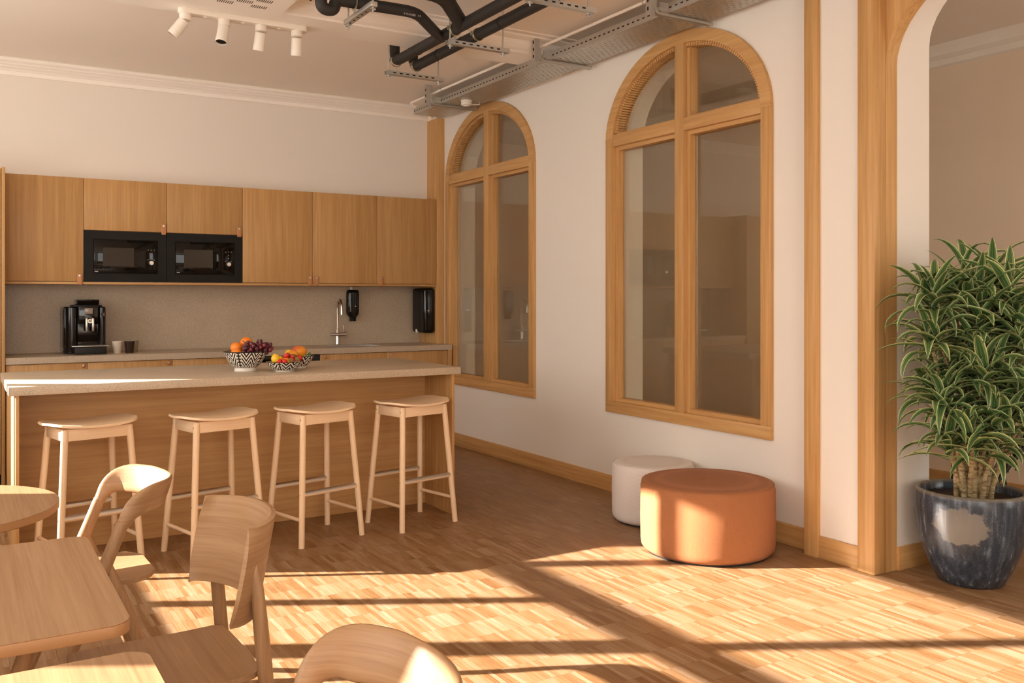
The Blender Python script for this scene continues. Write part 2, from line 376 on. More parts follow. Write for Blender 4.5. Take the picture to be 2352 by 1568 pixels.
def canemat():
    m, t, b = nodes('cane_bark')
    tc = N(t, 'ShaderNodeTexCoord'); mp = N(t, 'ShaderNodeMapping'); mp.inputs['Scale'].default_value = (0.4, 0.4, 1.6); L(t, tc.outputs['Object'], mp.inputs['Vector'])
    nz = N(t, 'ShaderNodeTexNoise'); nz.inputs['Scale'].default_value = 55; nz.inputs['Detail'].default_value = 4; L(t, mp.outputs[0], nz.inputs['Vector'])
    r = ramp(t, [(0.3, (0.12, 0.065, 0.030)), (0.5, (0.36, 0.26, 0.12)), (0.7, (0.50, 0.42, 0.24))]); L(t, nz.outputs['Fac'], r.inputs[0]); L(t, r.outputs[0], b.inputs['Base Color'])
    b.inputs['Roughness'].default_value = 0.75
    bp = N(t, 'ShaderNodeBump'); bp.inputs['Strength'].default_value = 0.6; bp.inputs['Distance'].default_value = 0.004; L(t, nz.outputs['Fac'], bp.inputs['Height']); L(t, bp.outputs[0], b.inputs['Normal'])
    return m
M['cane'] = canemat()

def bowlmat(H, lines=4.6, slope=3.4, rungs=6.5):
    """black brush chevrons and ladder columns on cream glaze; H is the bowl height"""
    m, t, b = nodes('chevron_glaze')
    def mth(op, a, c=None, d=None):
        n = N(t, 'ShaderNodeMath', operation=op)
        for k, q in enumerate((a, c, d)):
            if q is None: continue
            if isinstance(q, (int, float)): n.inputs[k].default_value = q
            else: L(t, q, n.inputs[k])
        return n.outputs[0]
    tc = N(t, 'ShaderNodeTexCoord'); sp = N(t, 'ShaderNodeSeparateXYZ'); L(t, tc.outputs['Object'], sp.inputs[0])
    an = mth('ARCTAN2', sp.outputs[1], sp.outputs[0])
    h = mth('DIVIDE', sp.outputs[2], H)
    f = mth('FRACT', mth('ADD', mth('MULTIPLY', an, 5 / (2*PI)), 0.62))   # five panels round the bowl
    # chevron field on f < 0.78, ladder column on the rest
    c = mth('MULTIPLY', f, 2.56)                                           # two V per panel
    tri = mth('PINGPONG', c, 0.5)
    ph = mth('ADD', mth('MULTIPLY', h, lines), mth('MULTIPLY', tri, slope))
    chev = mth('LESS_THAN', mth('FRACT', ph), 0.52)
    g = mth('DIVIDE', mth('SUBTRACT', f, 0.78), 0.22)
    gm = mth('ABSOLUTE', mth('SUBTRACT', g, 0.5))
    spine = mth('LESS_THAN', gm, 0.13)
    rung = mth('MULTIPLY', mth('LESS_THAN', mth('FRACT', mth('MULTIPLY', h, rungs)), 0.45), mth('LESS_THAN', gm, 0.42))
    lad = mth('MAXIMUM', spine, rung)
    sel = mth('GREATER_THAN', f, 0.78)
    pat = mth('ADD', mth('MULTIPLY', sel, lad), mth('MULTIPLY', mth('SUBTRACT', 1.0, sel), chev))
    pat = mth('MULTIPLY', pat, mth('GREATER_THAN', h, 0.20))
    pat = mth('MAXIMUM', pat, mth('GREATER_THAN', h, 0.955))
    mx = N(t, 'ShaderNodeMixRGB'); L(t, pat, mx.inputs[0]); mx.inputs[1].default_value = (0.78, 0.72, 0.62, 1); mx.inputs[2].default_value = (0.012, 0.011, 0.010, 1)
    L(t, mx.outputs[0], b.inputs['Base Color']); b.inputs['Roughness'].default_value = 0.22
    return m
def fruit(name, c0, c1, scale=6, rough=0.35, bump=0.1, bs=120):
    m, t, b = nodes(name)
    tc = N(t, 'ShaderNodeTexCoord'); nz = N(t, 'ShaderNodeTexNoise'); nz.inputs['Scale'].default_value = scale; L(t, tc.outputs['Object'], nz.inputs['Vector'])
    r = ramp(t, [(0.38, c0), (0.62, c1)]); L(t, nz.outputs['Fac'], r.inputs[0]); L(t, r.outputs[0], b.inputs['Base Color']); b.inputs['Roughness'].default_value = rough
    n2 = N(t, 'ShaderNodeTexNoise'); n2.inputs['Scale'].default_value = bs; L(t, tc.outputs['Object'], n2.inputs['Vector'])
    bp = N(t, 'ShaderNodeBump'); bp.inputs['Strength'].default_value = bump; bp.inputs['Distance'].default_value = 0.002; L(t, n2.outputs['Fac'], bp.inputs['Height']); L(t, bp.outputs[0], b.inputs['Normal'])
    return m
M['orange'] = fruit('orange_peel', (0.85, 0.20, 0.012), (0.90, 0.27, 0.02), 8, 0.4, 0.35, 300)
M['lemon'] = fruit('lemon_peel', (0.85, 0.48, 0.015), (0.90, 0.57, 0.03), 8, 0.4, 0.3, 250)
M['apricot'] = fruit('apricot_skin', (0.85, 0.22, 0.02), (0.90, 0.38, 0.04), 14, 0.5)
M['mango'] = fruit('mango_skin', (0.50, 0.055, 0.04), (0.88, 0.32, 0.02), 7, 0.35)
M['straw'] = fruit('strawberry_skin', (0.60, 0.012, 0.010), (0.75, 0.035, 0.02), 40, 0.3, 0.6, 400)
M['grape'] = fruit('grape_skin', (0.055, 0.010, 0.022), (0.20, 0.030, 0.035), 20, 0.28, 0.0)
M['green'] = plain('leaf_green', (0.10, 0.22, 0.03), 0.5)
M['stem'] = plain('grape_stem', (0.22, 0.17, 0.05), 0.6)
M['cup_cream'] = plain('cream_cup', (0.62, 0.53, 0.42), 0.35)
M['cup_dark'] = plain('brown_cup', (0.030, 0.014, 0.009), 0.25)
M['cup_olive'] = plain('olive_cup', (0.30, 0.25, 0.15), 0.35)
M['foot'] = plain('bowl_foot', (0.70, 0.66, 0.58), 0.3)

# ================================================================== THE ROOM
XW = 4.01          # kitchen side of the long wall
XWB = 4.28         # far side of it
ZC = 3.24          # ceiling
YB = 8.256         # splash wall
# floor ------------------------------------------------------------
flo = MB().box(-1.9, 6.6, -3.6, 9.6, -0.08, -0.004).build('floor', M['dark_gap'], smooth=False)
tag(flo, 'warm oak mosaic parquet floor of short narrow strips', 'floor', kind='structure')
BL = 8 * STRIP
def tile_mesh():
    b = MB(); g = 0.00035
    b.box(g, BL - g, g, ROW - g, -0.004, 0.0)
    me = bpy.data.meshes.new('parquet_block'); b.bm.to_mesh(me); b.bm.free(); me.materials.append(M['parquet']); return me
tm = tile_mesh()
cells = []
for i in range(int(-1.9 / BL), int(6.6 / BL) + 1):
    for j in range(int(-3.6 / ROW), int(9.6 / ROW)):
        cells.append((i, j))
th = math.radians(31.2683)
def shown(i, j):
    x, y = (i + .5) * BL, (j + .5) * ROW
    d = x * math.sin(th) + y * math.cos(th)
    if d < 3.05: return 99.0
    u = 1176 + 2090.37 * (x * math.cos(th) - y * math.sin(th)) / d
    if u < 320 or u > 2352 or x > 4.35: return 99.0
    if x > 3.85 and y > 3.0: return 99.0
    return d
near = sorted(cells, key=lambda c: shown(*c))[:300]
ns = set(near)
for (i, j) in near:
    o = bpy.data.objects.new('parquet_block', tm); COL.objects.link(o); o.parent = flo; o.location = (i * BL, j * ROW, 0)
bv, bf = [], []
for (i, j) in cells:
    if (i, j) in ns: continue
    g = 0.00035; x0, x1, y0, y1 = i*BL+g, (i+1)*BL-g, j*ROW+g, (j+1)*ROW-g; n = len(bv)
    bv += [(x0,y0,-.004),(x1,y0,-.004),(x1,y1,-.004),(x0,y1,-.004),(x0,y0,0),(x1,y0,0),(x1,y1,0),(x0,y1,0)]
    bf += [(n+4,n+5,n+6,n+7),(n,n+1,n+5,n+4),(n+1,n+2,n+6,n+5),(n+2,n+3,n+7,n+6),(n+3,n,n+4,n+7)]
me = bpy.data.meshes.new('parquet_field'); me.from_pydata(bv, [], bf); me.materials.append(M['parquet'])
o = bpy.data.objects.new('parquet_field', me); COL.objects.link(o); o.parent = flo; o['kind'] = 'stuff'

# ceiling ----------------------------------------------------------
ce = MB().box(-1.9, 6.6, -3.6, 9.6, ZC, ZC + 0.1).build('ceiling', M['ceil'], smooth=False)
tag(ce, 'plain plastered ceiling, cream coloured', 'ceiling', kind='structure')
# ceiling beam with stepped mouldings on its near side
prof = [(5.85, ZC), (5.85, 3.15), (5.545, 3.15), (5.545, 3.163), (5.525, 3.163), (5.50, 3.170), (5.475, 3.186), (5.46, 3.205), (5.46, 3.214), (5.42, 3.214), (5.395, 3.222), (5.385, 3.232), (5.335, 3.232), (5.335, ZC)]
o = MB().prism(prof, 'x', -1.6, XW).build('trim_1', M['plaster'], smooth=False)
tag(o, 'shallow ceiling beam with stepped plaster mouldings behind the pipes', 'ceiling beam', kind='structure')
# back wall: furred upper part and splash zone
o = MB().box(-1.6, 3.925, 8.068, 8.40, 2.0, ZC).box(-1.6, XW - 0.001, YB, 8.40, 0, 2.1).build('wall_back', M['paint'], smooth=False)
tag(o, 'cream back wall above the oak kitchen units', 'wall', kind='structure')
def cornice(name, label, axis, a, b, w, sgn):
    # profile in (projection, z)
    pr = [(0, 3.118), (0.018, 3.118), (0.018, 3.150), (0.026, 3.153), (0.034, 3.162), (0.060, 3.176), (0.066, 3.183), (0.084, 3.190), (0.090, 3.200), (0.112, 3.212), (0.118, 3.222), (0.118, 3.232), (0.108, ZC), (0, ZC)]
    o = MB().prism([(w + sgn * p, z) for p, z in pr], axis, a, b).build(name, M['plaster'], smooth=False)
    return tag(o, label, 'cornice', kind='structure')
cornice('trim_2', 'stepped white cornice along the top of the back wall', 'x', -1.6, 3.925, 8.068, -1)
cornice('trim_3', 'stepped white cornice on the window wall behind the cable tray', 'y', 5.85, 8.068, XW, -1)

# window wall with two arched openings ------------------------------
WINS = [('window_1', 6.226, 7.800), ('window_2', 3.700, 5.263)]
ZS, ZSP, RISE = 0.574, 2.50, 0.615
def arch_pts(y0, y1, zsp, rise, n=28):
    c, a = (y0 + y1) / 2, (y1 - y0) / 2
    return [(c + a * math.cos(PI * k / n), zsp + rise * math.sin(PI * k / n)) for k in range(n + 1)]   # from y1 to y0
def wall_open(mb, x0, x1, yA, yB, zt, opens):
    """wall slab x0..x1 from yA to yB with arched openings (y0, y1, zsill, zspring, rise)"""
    y = yA
    for (y0, y1, zs, zsp, rise) in sorted(opens):
        mb.box(x0, x1, y, y0, 0, zt)
        if zs > 0: mb.box(x0, x1, y0, y1, 0, zs)
        pts = arch_pts(y0, y1, zsp, rise)
        for (ya, za), (yb, zb) in zip(pts, pts[1:]):
            mb.hull8([(x0, yb, zb), (x1, yb, zb), (x1, ya, za), (x0, ya, za), (x0, yb, zt), (x1, yb, zt), (x1, ya, zt), (x0, ya, zt)])
        y = y1
    if yB > y + 1e-4: mb.box(x0, x1, y, yB, 0, zt)
inset = 0.06
mb = MB()
wall_open(mb, XW, XWB, 3.36, 9.5, ZC, [(a + inset, b - inset, ZS + inset, ZSP, RISE - inset) for _, a, b in WINS])
o = mb.build('wall_right', M['paint'], smooth=False)
tag(o, 'cream window wall with two arched openings', 'wall', kind='structure')
# pier and passage beside the post
AY0, AY1, AZS, AR = 1.405, 2.965, 2.575, 0.49
mb = MB(); mb.box(3.955, 4.378, 3.025, 3.36, 0, ZC); mb.box(4.112, 4.378, AY1, 3.025, 0, ZC); mb.box(3.955, 4.022, 3.0, 3.025, 0, ZC); wall_open(mb, 4.112, 4.378, -3.5, AY1, ZC, [(AY0, AY1, 0, AZS + 0.14, AR - 0.04)])
o = mb.build('wall_passage', M['paint'], smooth=False); tag(o, 'cream wall pier and thick arched passage behind the potted plant', 'wall', kind='structure')
mb = MB(); wall_open(mb, 4.022, 4.110, 1.2, 3.02, ZC, [(AY0, AY1, 0, AZS, AR)])
o = mb.build('trim_4', M['trim_z'], smooth=False); tag(o, 'oak arch lining with curved head over the passage opening', 'arch trim', kind='structure')
o = MB().box(3.93, 4.02, 2.963, 3.065, 0, ZC).build('trim_5', M['trim_z'], bevel=0.003, origin=(3.975, 3.01, 0)); tag(o, 'thick square oak post at the corner of the arched passage', 'post', kind='structure')
o = MB().box(3.93, 4.02, 3.320, 3.410, 0, ZC).build('trim_6', M['trim_z'], bevel=0.003, origin=(3.97, 3.36, 0)); tag(o, 'slim oak board standing upright between window and post', 'post', kind='structure')
o = MB().box(3.925, 4.012, 7.861, 8.30, 0, 3.117).build('trim_7', M['trim_z'], bevel=0.003, origin=(3.96, 8.0, 0)); tag(o, 'tall oak post in the corner beside the kitchen', 'post', kind='structure')
for nm, lb, bx in (('baseboard_right', 'oak baseboard along the window wall', (3.996, 4.012, 3.41, 8.2)), ('baseboard_pier', 'short oak baseboard between the two oak posts', (3.94, 3.957, 3.065, 3.32))):
    o = MB().box(*bx, 0, 0.118).build(nm, M['trim_y'], bevel=0.002, origin=(bx[0], bx[2], 0)); tag(o, lb, 'baseboard', kind='structure')
o = MB().box(4.108, 4.378, 2.95, 2.967, 0, 0.118).build('baseboard_passage', M['trim_x'], bevel=0.002, origin=(4.2, 2.96, 0)); tag(o, 'oak baseboard inside the passage behind the plant pot', 'baseboard', kind='structure')

# windows -------------------------------------------------------------
def arch_band(mb, y0, y1, z0, rise, wd, x0, x1, n=28, t0=0.0, t1=1.0):
    """curved board between outer arch and the arch offset inwards by wd"""
    o_ = arch_pts(y0, y1, z0, rise, n); i_ = arch_pts(y0 + wd, y1 - wd, z0, rise - wd, n)
    V = []
    for (a, b) in zip(o_, i_):
        V.append([mb.bm.verts.new((x0, *a)), mb.bm.verts.new((x1, *a)), mb.bm.verts.new((x1, *b)), mb.bm.verts.new((x0, *b))])
    for A, B in zip(V, V[1:]):
        for k in range(4): mb.bm.faces.new((A[k], A[(k+1) % 4], B[(k+1) % 4], B[k]))
    mb.bm.faces.new(V[0]); mb.bm.faces.new(list(reversed(V[-1])))
for wi, (nm, y0, y1) in enumerate(WINS):
    yc = (y0 + y1) / 2
    w = thing(nm, ['far arched oak window beside the kitchen corner, four glass panes', 'near arched oak window above the round poufs, four glass panes'][wi], 'window', (XW, yc, ZS), kind='structure')
    F = 0.078; xf0, xf1 = 3.985, 4.10
    MB().box(xf0, xf1, y0, y0 + F, ZS + F, ZSP).build('jamb', M['trim_z'], w, bevel=0.002)
    MB().box(xf0, xf1, y1 - F, y1, ZS + F, ZSP).build('jamb', M['trim_z'], w, bevel=0.002)
    MB().box(xf0, xf1, y0, y1, ZS, ZS + F).build('sill_rail', M['trim_y'], w, bevel=0.002)
    mb = MB(); arch_band(mb, y0, y1, ZSP, RISE, F, xf0, xf1); mb.build('arch_head', M['trim_y'], w)
    MB().box(xf0 + 0.002, xf1, yc - 0.042, yc + 0.042, ZS + F, ZSP + RISE - 0.006).build('mullion', M['trim_z'], w, bevel=0.002)
    for (a, b) in ((y0 + F, yc - 0.042), (yc + 0.042, y1 - F)):
        MB().box(xf0 + 0.002, xf1, a, b, 2.470, 2.552).build('transom', M['trim_y'], w, bevel=0.002)
    # rebated glazing beads set back from the frame
    B2 = 0.026
    for (a, b) in ((y0 + F, yc - 0.042), (yc + 0.042, y1 - F)):
        in_right = a > yc - 0.05
        s0 = (yc + 0.042) if in_right else (yc - 0.042 - B2)
        for q in ((a, a + B2, ZS + F, 2.47), (b - B2, b, ZS + F, 2.47), (a, a + B2, 2.552, 2.60), (b - B2, b, 2.552, 2.60), (s0, s0 + B2, 2.60, ZSP + RISE - F - 0.03)):
            MB().box(4.02, 4.09, *q).build('glazing_bead', M['trim_z'], w, smooth=False)
        for q in ((a + B2, b - B2, ZS + F, ZS + F + B2), (a + B2, b - B2, 2.47 - B2, 2.47), (a + B2, b - B2, 2.552, 2.552 + B2 * 0.6)):
            MB().box(4.02, 4.09, *q).build('glazing_bead', M['trim_y'], w, smooth=False)
    # kerf-cut bent lining under the arch head: short staves with saw gaps
    n = 96; o_ = arch_pts(y0 + F, y1 - F, ZSP, RISE - F, n); i_ = arch_pts(y0 + F + B2, y1 - F - B2, ZSP, RISE - F - B2, n)
    mb = MB()
    for k in range(4, n - 4):
        def lerp(p, q, s): return (p[0] + (q[0] - p[0]) * s, p[1] + (q[1] - p[1]) * s)
        a0, a1 = lerp(o_[k], o_[k+1], .12), lerp(o_[k], o_[k+1], .88); b0, b1 = lerp(i_[k], i_[k+1], .12), lerp(i_[k], i_[k+1], .88)
        if abs((a0[0] + a1[0]) / 2 - yc) < 0.05: continue
        mb.hull8([(4.005, *a0), (4.005, *a1), (4.005, *b1), (4.005, *b0), (4.09, *a0), (4.09, *a1), (4.09, *b1), (4.09, *b0)])
    o = mb.build('kerfed_lining', M['trim_y'], w, smooth=False); o['kind'] = 'stuff'
    # panes: two lower, two quarter panes in the arch
    for (a, b, s) in ((y0 + F + B2, yc - 0.042 - B2, 0), (yc + 0.042 + B2, y1 - F - B2, 1)):
        MB().box(4.060, 4.068, a - 0.01, b + 0.01, ZS + F + B2 - 0.01, 2.47 - B2 + 0.01).build('pane', M['glass'], w, smooth=False)
        q = arch_pts(y0 + F + B2 - 0.006, y1 - F - B2 + 0.006, ZSP, RISE - F - B2 + 0.006, 48)
        pl = [p for p in q if (a - 0.01 <= p[0] <= b + 0.01) and p[1] > 2.575]
        ys = [p[0] for p in pl]
        poly = pl + [(min(ys), 2.56), (max(ys), 2.56)]
        MB().prism(poly, 'x', 4.060, 4.068).build('pane', M['glass'], w, smooth=False)
        # aluminium spacer at the visible left edge of the double glazing
        MB().box(4.072, 4.084, b - 0.004, b + 0.004, ZS + F + B2, 2.47 - B2).build('spacer', M['steel'], w, smooth=False)

# the room beyond the glass -------------------------------------------
o = MB().box(6.2, 6.4, -0.6, 9.5, 0, ZC).build('wall_far', M['dim_paint'], smooth=False); tag(o, 'dim taupe wall of the room beyond the arch', 'wall', kind='structure')
pr = [(0, 3.09), (0.03, 3.10), (0.05, 3.135), (0.09, 3.16), (0.10, 3.185), (0.10, ZC), (0, ZC)]
o = MB().prism([(6.2 - p, z) for p, z in pr], 'y', -0.6, 9.5).build('trim_8', M['plaster'], smooth=False); tag(o, 'white cornice in the room beyond the arch', 'cornice', kind='structure')
o = MB().box(4.28, 6.4, 9.4, 9.6, 0, ZC).build('wall_far_end', M['dim_paint'], smooth=False); tag(o, 'end wall of the room beyond the windows', 'wall', kind='structure')
mb = MB(); mb.box(4.378, 6.4, -0.7, -0.6, 0, 0.3).box(4.378, 6.4, -0.7, -0.6, 3.05, ZC).box(4.378, 5.2, -0.7, -0.6, 0.3, 3.05).box(6.1, 6.4, -0.7, -0.6, 0.3, 3.05)  # unseen opening added here to brighten the next room
o = mb.build('wall_far_front', M['paint'], smooth=False); tag(o, 'outer wall of the next room with an opening added for daylight', 'wall', kind='structure')
o = MB().box(6.18, 6.2, -0.6, 9.4, 0, 0.12).build('baseboard_far', M['trim_y'], bevel=0.002); tag(o, 'oak baseboard of the room beyond the glass', 'baseboard', kind='structure')

# street side with tall windows (left, outside the picture) -------------
XL = -1.6; TA = math.tan(math.radians(29.3))
def yw(d): return (d - 2.0 * math.sin(th)) / math.cos(th) + (2.0 - XL) * TA
def zw(x): return (x - XL) * 0.48
mb = MB(); z_s, z_t0, z_t1, z_h = zw(0.76), zw(2.355), zw(2.58), zw(3.89) + 0.12   # the outer lintel edge cuts the sun
mb.box(-1.85, XL, -3.6, 8.4, 0, z_s); mb.box(-1.85, XL, -3.6, 8.4, z_h, ZC)
solid = [(yw(5.05) + 0.14, 8.4), (yw(1.70) + 0.14, yw(3.13)), (yw(-0.9), yw(0.1)), (-3.6, yw(-2.5))]
for a, b in solid: mb.box(-1.85, XL, a, b, z_s, z_h)
o = mb.build('wall_left', M['paint'], smooth=False); tag(o, 'street wall with tall windows', 'wall', kind='structure')
mb = MB(); xa, xb = -1.66, -1.60
mb.box(xa, xb, -3.6, yw(4.77), z_t0, z_t1)
for d0, d1, lo, hi in ((4.725, 4.805, z_s, z_h), (4.185, 4.24, z_s, z_t0), (3.59, 3.71, z_s, z_t0), (3.604, 3.667, z_t1, z_h), (0.85, 0.95, z_s, z_h), (-1.75, -1.65, z_s, z_h)):
    mb.box(xa, xb, yw(d0), yw(d1), lo, hi)
o = mb.build('window_3', M['plaster'], smooth=False); tag(o, 'white mullions and transom of the street windows', 'window', kind='structure')
mb = MB(); mb.box(-1.9, 4.4, -3.75, -3.55, 0, 0.8).box(-1.9, 4.4, -3.75, -3.55, 3.05, ZC)
for a, b in ((-1.9, -1.5), (0.9, 4.4)): mb.box(a, b, -3.75, -3.55, 0.8, 3.05)  # tall opening added behind the camera to let in sky fill
o = mb.build('wall_front', M['paint'], smooth=False); tag(o, 'wall behind the viewer with a tall opening added for sky fill', 'wall', kind='structure')

# ================================================================== KITCHEN WALL
YU = 7.861; ZU0, ZU1 = 1.497, 2.333
US = [0.290, 0.835, 1.456, 2.073, 2.693, 3.310, 3.921]
UL = ['oak wall cupboard at the left end of the row', 'short oak wall cupboard above the left microwave', 'short oak wall cupboard above the right microwave',
      'oak wall cupboard right of the microwaves', 'oak wall cupboard, second from the corner post', 'oak wall cupboard against the corner post']
def leather_tab(parent, x, z):
    h = MB().box(x - 0.0185, x + 0.0185, YU - 0.012, YU - 0.002, z - 0.058, z + 0.030).build('handle', M['leather'], parent, bevel=0.006, seg=3)
    h['label'] = 'tan leather tab handle'
    MB().lathe([(0.0, -0.003), (0.008, -0.002), (0.010, 0.001), (0.010, 0.003)], (x, YU - 0.0135, z + 0.014), 16, 'y').build('rivet', M['steel'], parent)
HX = [(0.807, 1.551), (1.432, 1.965), (2.044, 1.966), (2.669, 1.555), (2.729, 1.556), (3.349, 1.554)]
for k in range(6):
    x0, x1 = US[k], US[k+1]; mw = k in (1, 2)
    zb = 1.925 if mw else ZU0 + 0.022
    c = thing('wall_cupboard', UL[k], 'cupboard', ((x0 + x1) / 2, 8.05, zb), group='oak wall cupboards over the worktop')
    MB().box(x0 + 0.001, x1 - 0.001, YU + 0.022, 8.062, zb, ZU1 - 0.002).build('body', M['oak_z'], c, smooth=False)
    d = MB().box(x0 + 0.0015, x1 - 0.0015, YU, YU + 0.020, zb + 0.002, ZU1).build('door', M['oak_z'], c, bevel=0.0012, origin=((x0+x1)/2, YU, zb))
    d.parent = c; d.location = Vector(((x0+x1)/2, YU, zb)) - wloc(c)
    leather_tab(d, *HX[k])
o = MB().box(0.288, 3.923, YU + 0.001, YB - 0.015, ZU0, ZU0 + 0.020).build('bottom_shelf', M['oak_x'], bevel=0.0015, origin=(2.1, 8.05, ZU0))
tag(o, 'long thin oak board under the wall cupboards and microwaves', 'shelf')
for k, (a, b) in enumerate(((0.837, 1.454), (1.458, 2.071))):
    z0, z1 = 1.519, 1.922; cx = (a + b) / 2
    m_ = thing('microwave', ['left built-in black microwave under the short cupboards', 'right built-in black microwave under the short cupboards'][k], 'microwave', (cx, YU, z0), group='built-in microwaves')
    MB().box(a + 0.02, b - 0.02, YU + 0.02, 8.06, z0 + 0.004, z1 - 0.004).build('body', M['black'], m_, smooth=False)
    fx0, fx1, fz0, fz1 = cx - 0.241, cx + 0.241, 1.584, 1.857
    mb = MB()
    for q in ((a, b, z0, fz0), (a, b, fz1, z1), (a, fx0, fz0, fz1), (fx1, b, fz0, fz1)): mb.box(q[0], q[1], YU - 0.002, YU + 0.018, q[2], q[3])
    mb.build('trim_frame', M['mw_frame'], m_, smooth=False)
    d = MB().box(fx0 + 0.003, fx1 - 0.003, YU - 0.006, YU + 0.012, fz0 + 0.003, fz1 - 0.003).build('door', M['mw_glass'], m_, bevel=0.002)
    MB().box(fx0 + 0.068, fx0 + 0.300, YU - 0.0066, YU - 0.004, fz0 + 0.060, fz1 - 0.066).build('viewing_window', M['mw_win'], d, smooth=False)
    MB().lathe([(0.0, -0.022), (0.016, -0.022), (0.019, -0.018), (0.020, 0.0)], (fx0 + 0.430, YU - 0.006, 1.674), 24, 'y').build('dial', M['steel'], d)
    MB().lathe([(0.027, -0.002), (0.027, 0.0)], (fx0 + 0.430, YU - 0.006, 1.674), 24, 'y').build('dial_ring', M['mw_frame'], d)
    for (i, j) in ((0, 0), (1, 0), (2, 0), (1, 1), (1, 2)):
        MB().box(fx0 + 0.404 + i * 0.023, fx0 + 0.410 + i * 0.023, YU - 0.0068, YU - 0.005, 1.776 - j * 0.028, 1.781 - j * 0.028).build('button_mark', M['print'], d, smooth=False)
    for i in (0, 1):
        MB().box(fx0 + 0.398 + i * 0.045, fx0 + 0.412 + i * 0.045, YU - 0.0068, YU - 0.005, 1.697, 1.6995).build('dial_mark', M['print'], d, smooth=False)
    MB().box(fx0 + 0.010, fx0 + 0.034, YU - 0.0068, YU - 0.005, fz0 + 0.012, fz0 + 0.018).build('maker_mark', M['print'], d, smooth=False)

# splash slabs, worktop, base units -------------------------------------
for k, (a, b) in enumerate(((0.290, 3.392), (3.3928, 3.924))):
    o = MB().box(a, b, YB - 0.014, YB - 0.001, 0.947, ZU0 - 0.001).build('splash_slab', M['stone'], smooth=False, origin=(a, YB, 0.947))
    tag(o, ['long beige stone splash slab behind the coffee machine and tap', 'short beige stone splash slab behind the towel dispenser'][k], 'splashback')
YC = 7.651; ZT = 0.947
sx0, sx1, sy0, sy1 = 2.86, 3.36, 7.80, 8.14
mb = MB()
for q in ((0.290, sx0, YC, YB - 0.015), (sx1, 3.922, YC, YB - 0.015), (sx0, sx1, YC, sy0), (sx0, sx1, sy1, YB - 0.015), (3.922, 3.984, YC, 7.858)):
    mb.box(q[0], q[1], q[2], q[3], 0.899, ZT)
bmesh.ops.remove_doubles(mb.bm, verts=mb.bm.verts, dist=1e-5)
o = mb.build('kitchen_worktop', M['stone'], smooth=False, origin=(2.1, 7.95, 0.899)); tag(o, 'beige stone kitchen worktop along the back wall', 'worktop')
s_ = thing('sink', 'sunken steel sink in the back worktop under the tap', 'sink', (3.11, 7.97, 0.80))
mb = MB(); t_ = 0.004
sx0, sx1, sy0, sy1 = sx0 + .0015, sx1 - .0015, sy0 + .0015, sy1 - .0015
mb.box(sx0, sx1, sy0, sy1, 0.80, 0.80 + t_)
for q in ((sx0, sx0 + t_, sy0, sy1), (sx1 - t_, sx1, sy0, sy1), (sx0, sx1, sy0, sy0 + t_), (sx0, sx1, sy1 - t_, sy1)): mb.box(*q, 0.80, ZT - 0.004)
mb.build('basin', M['steel'], s_, smooth=False)
MB().lathe([(0.0, 0.0), (0.034, 0.0), (0.036, 0.004), (0.0, 0.005)], (3.11, 7.97, 0.8045), 24, cap=False).build('drain', M['chrome'], s_)
MB().tube([(3.235, 7.83, 0.80), (3.235, 7.83, 0.955)], 0.012, 14).build('overflow_plug', M['chrome'], s_)
LS = [0.290, 0.840, 1.464, 2.080, 2.696, 3.323, 3.944]
LL = ['oak base unit under the coffee machine', 'oak base unit under the cups', 'oak base unit left of the dishwasher', None, 'oak base unit below the sink', 'oak base unit next to the corner post']
KN = {0: 0.813, 1: 1.435, 2: 2.050, 4: 2.738, 5: 3.366}
for k in range(6):
    x0, x1 = LS[k], LS[k+1]
    if k == 3:
        c = thing('dishwasher', 'black dishwasher front under the back worktop behind the fruit bowls', 'dishwasher', ((x0+x1)/2, 8.0, 0))
        MB().box(x0 + 0.002, x1 - 0.002, YC + 0.045, 8.22, 0.0, 0.898).build('body', M['black'], c, smooth=False)
        MB().box(x0 + 0.003, x1 - 0.003, YC + 0.028, YC + 0.045, 0.10, 0.80).build('door', M['mw_frame'], c, bevel=0.002)
        MB().box(x0 + 0.003, x1 - 0.003, YC + 0.030, YC + 0.045, 0.805, 0.895).build('control_strip', M['gloss_black'], c, bevel=0.002)
        continue
    c = thing('base_unit', LL[k], 'cupboard', ((x0+x1)/2, 8.0, 0), group='oak base units under the worktop')
    MB().box(x0 + 0.001, x1 - 0.001, YC + 0.040, 7.855 if k == 5 else 8.22, 0.09, 0.79 if k >= 4 else 0.8985).build('body', M['oak_z'], c, smooth=False)
    MB().box(x0 + 0.001, x1 - 0.001, YC + 0.08, 7.855 if k == 5 else 8.2, 0.0, 0.09).build('plinth', M['oak_x'], c, smooth=False)
    d = MB().box(x0 + 0.0015, x1 - 0.0015, YC + 0.018, YC + 0.038, 0.095, 0.894).build('door', M['oak_z'], c, bevel=0.0012)
    h = MB().lathe([(0.0, -0.014), (0.012, -0.013), (0.017, -0.006), (0.017, 0.0)], (KN[k], YC + 0.018, 0.872), 18, 'y').build('knob', M['leather'], d)
    MB().lathe([(0.0, -0.017), (0.006, -0.016), (0.007, -0.013)], (KN[k], YC + 0.018, 0.872), 12, 'y').build('rivet', M['steel'], d)
o = MB().box(3.946, 3.984, YC + 0.012, 7.855, 0.0, 0.8985).build('filler_panel', M['oak_z'], smooth=False, origin=(3.965, 7.7, 0)); tag(o, 'narrow upright oak filler panel at the worktop end by the window', 'panel')
